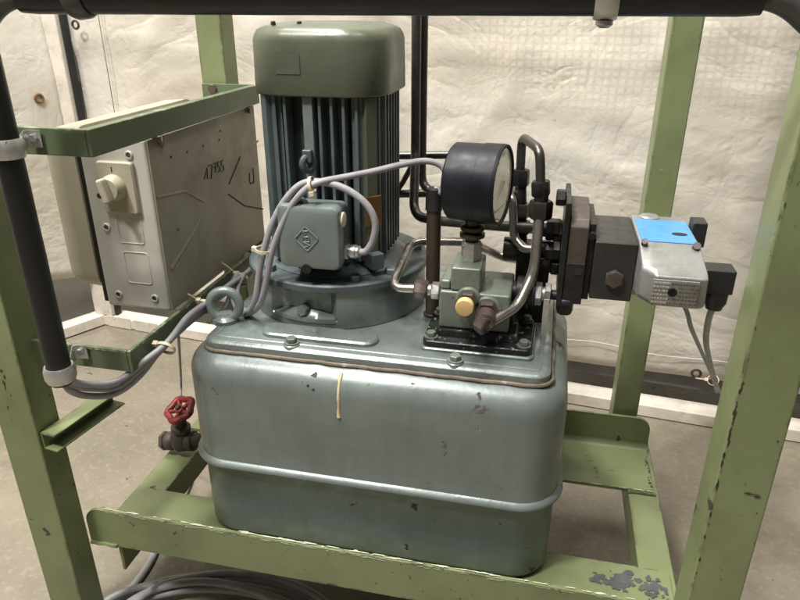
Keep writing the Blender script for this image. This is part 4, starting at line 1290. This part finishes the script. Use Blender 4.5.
# cable ties
def tie(c, d_, r, label, tail=(0, 0, 1), tl=.02):
    c = Vector(c)
    t = thing('cable_tie', label, 'cable tie', tuple(c), 'yellowed cable ties')
    x, y, z = frame_of(d_)
    MB().rev(c - z * .0018, z, [(0, r), (0, r + .0012), (.0036, r + .0012), (.0036, r)], 24, False).build('strap', 'tie', t)
    tv = Vector(tail); tv = (tv - z * tv.dot(z)).normalized()
    h = c + tv * (r + .002)
    hb = MB().box((-.0032, -.003, -.003), (.0032, .003, .003))
    hb.xf(Matrix.Translation(h) @ Matrix((x, y, z)).transposed().to_4x4())
    hb.build('lock_head', 'tie', t, .0008)
    if tl:
        MB().tube([h, h + tv * tl * .6 + x * .002, h + tv * tl + x * .006], .0012, 6).build('tail', 'tie', t)
    return t
tie(Vector((-0.4300, 0.6228, 0.4486)) + Vector((.006, 0, -.002)), (0, .8, .45), .0105, 'cable tie on the bundle nearest the black sleeve', (-.9, -.3, .6), .0)
tie(Vector((-0.4280, 0.7221, 0.4583)) + Vector((.005, 0, -.002)), (0, .9, .3), .0105, 'cable tie on the bundle left of the eye bolt', (-.6, 0, .9), .012)
tie(Vector((-0.4280, 0.8297, 0.4539)) + Vector((.005, 0, -.002)), (0, .9, .3), .0105, 'cable tie on the bundle above the eye bolt', (-.5, 0, .9), .022)
tie((-0.3322, 0.7190, 0.5433), (.12, 0, 1), .0098, 'cable tie round the two motor leads beside the terminal box', (-1, -.2, 0), .0)
tie((-0.2683, 0.7270, 0.6259), (1, 0, .2), .0090, 'cable tie with a long tail over the terminal box', (.1, -.6, -.8), .006)
tie((0.3171, 1.1200, 0.2103), (.2, .8, -.5), .0085, 'cable tie round the pale cables by the right front post', (-1, -.2, .1), .012)

# coil of cable lying on the floor under the front beam
def coil():
    pts = []
    T, L_, R_ = Vector((-0.4311, 0.6922, 0.0200)), Vector((-0.5107, 0.6129, 0.0200)), Vector((-0.2741, 0.6733, 0.0200))
    c = Vector(((L_.x + R_.x) / 2, T.y - .115, .006))
    rr_ = [.170, .138, .182, .122, .160, .104]
    for L in range(5):
        for k in range(18):
            a = 2 * PI * k / 18 + .4
            rad = rr_[L] + (rr_[L + 1] - rr_[L]) * k / 18
            ox = .018 * math.sin(L * 2.1); oy = .016 * math.cos(L * 1.7)
            z = .006 + .0045 * L + .006 * max(0, math.sin(a * 2 + L * 1.3))
            pts.append(c + Vector((ox + rad * 1.10 * math.cos(a), oy + rad * .62 * math.sin(a), z)))
    return pts
cable('loose coil of dark grey cable lying on the floor under the front beam', coil(), .0058, 'cable_floor', 'cable_coil', None, 5)
cable('single cable on the floor running away beside the coil',
      [(-0.5540, 0.5532, 0.0060), (-0.5644, 0.6211, 0.0060), (-0.5626, 0.6603, 0.0060), (-0.5646, 0.6971, 0.0060), (-0.5720, 0.7329, 0.0060), (-0.5813, 0.8030, 0.0060), (-0.6024, 0.8940, 0.0060)], .0058, 'cable_floor')
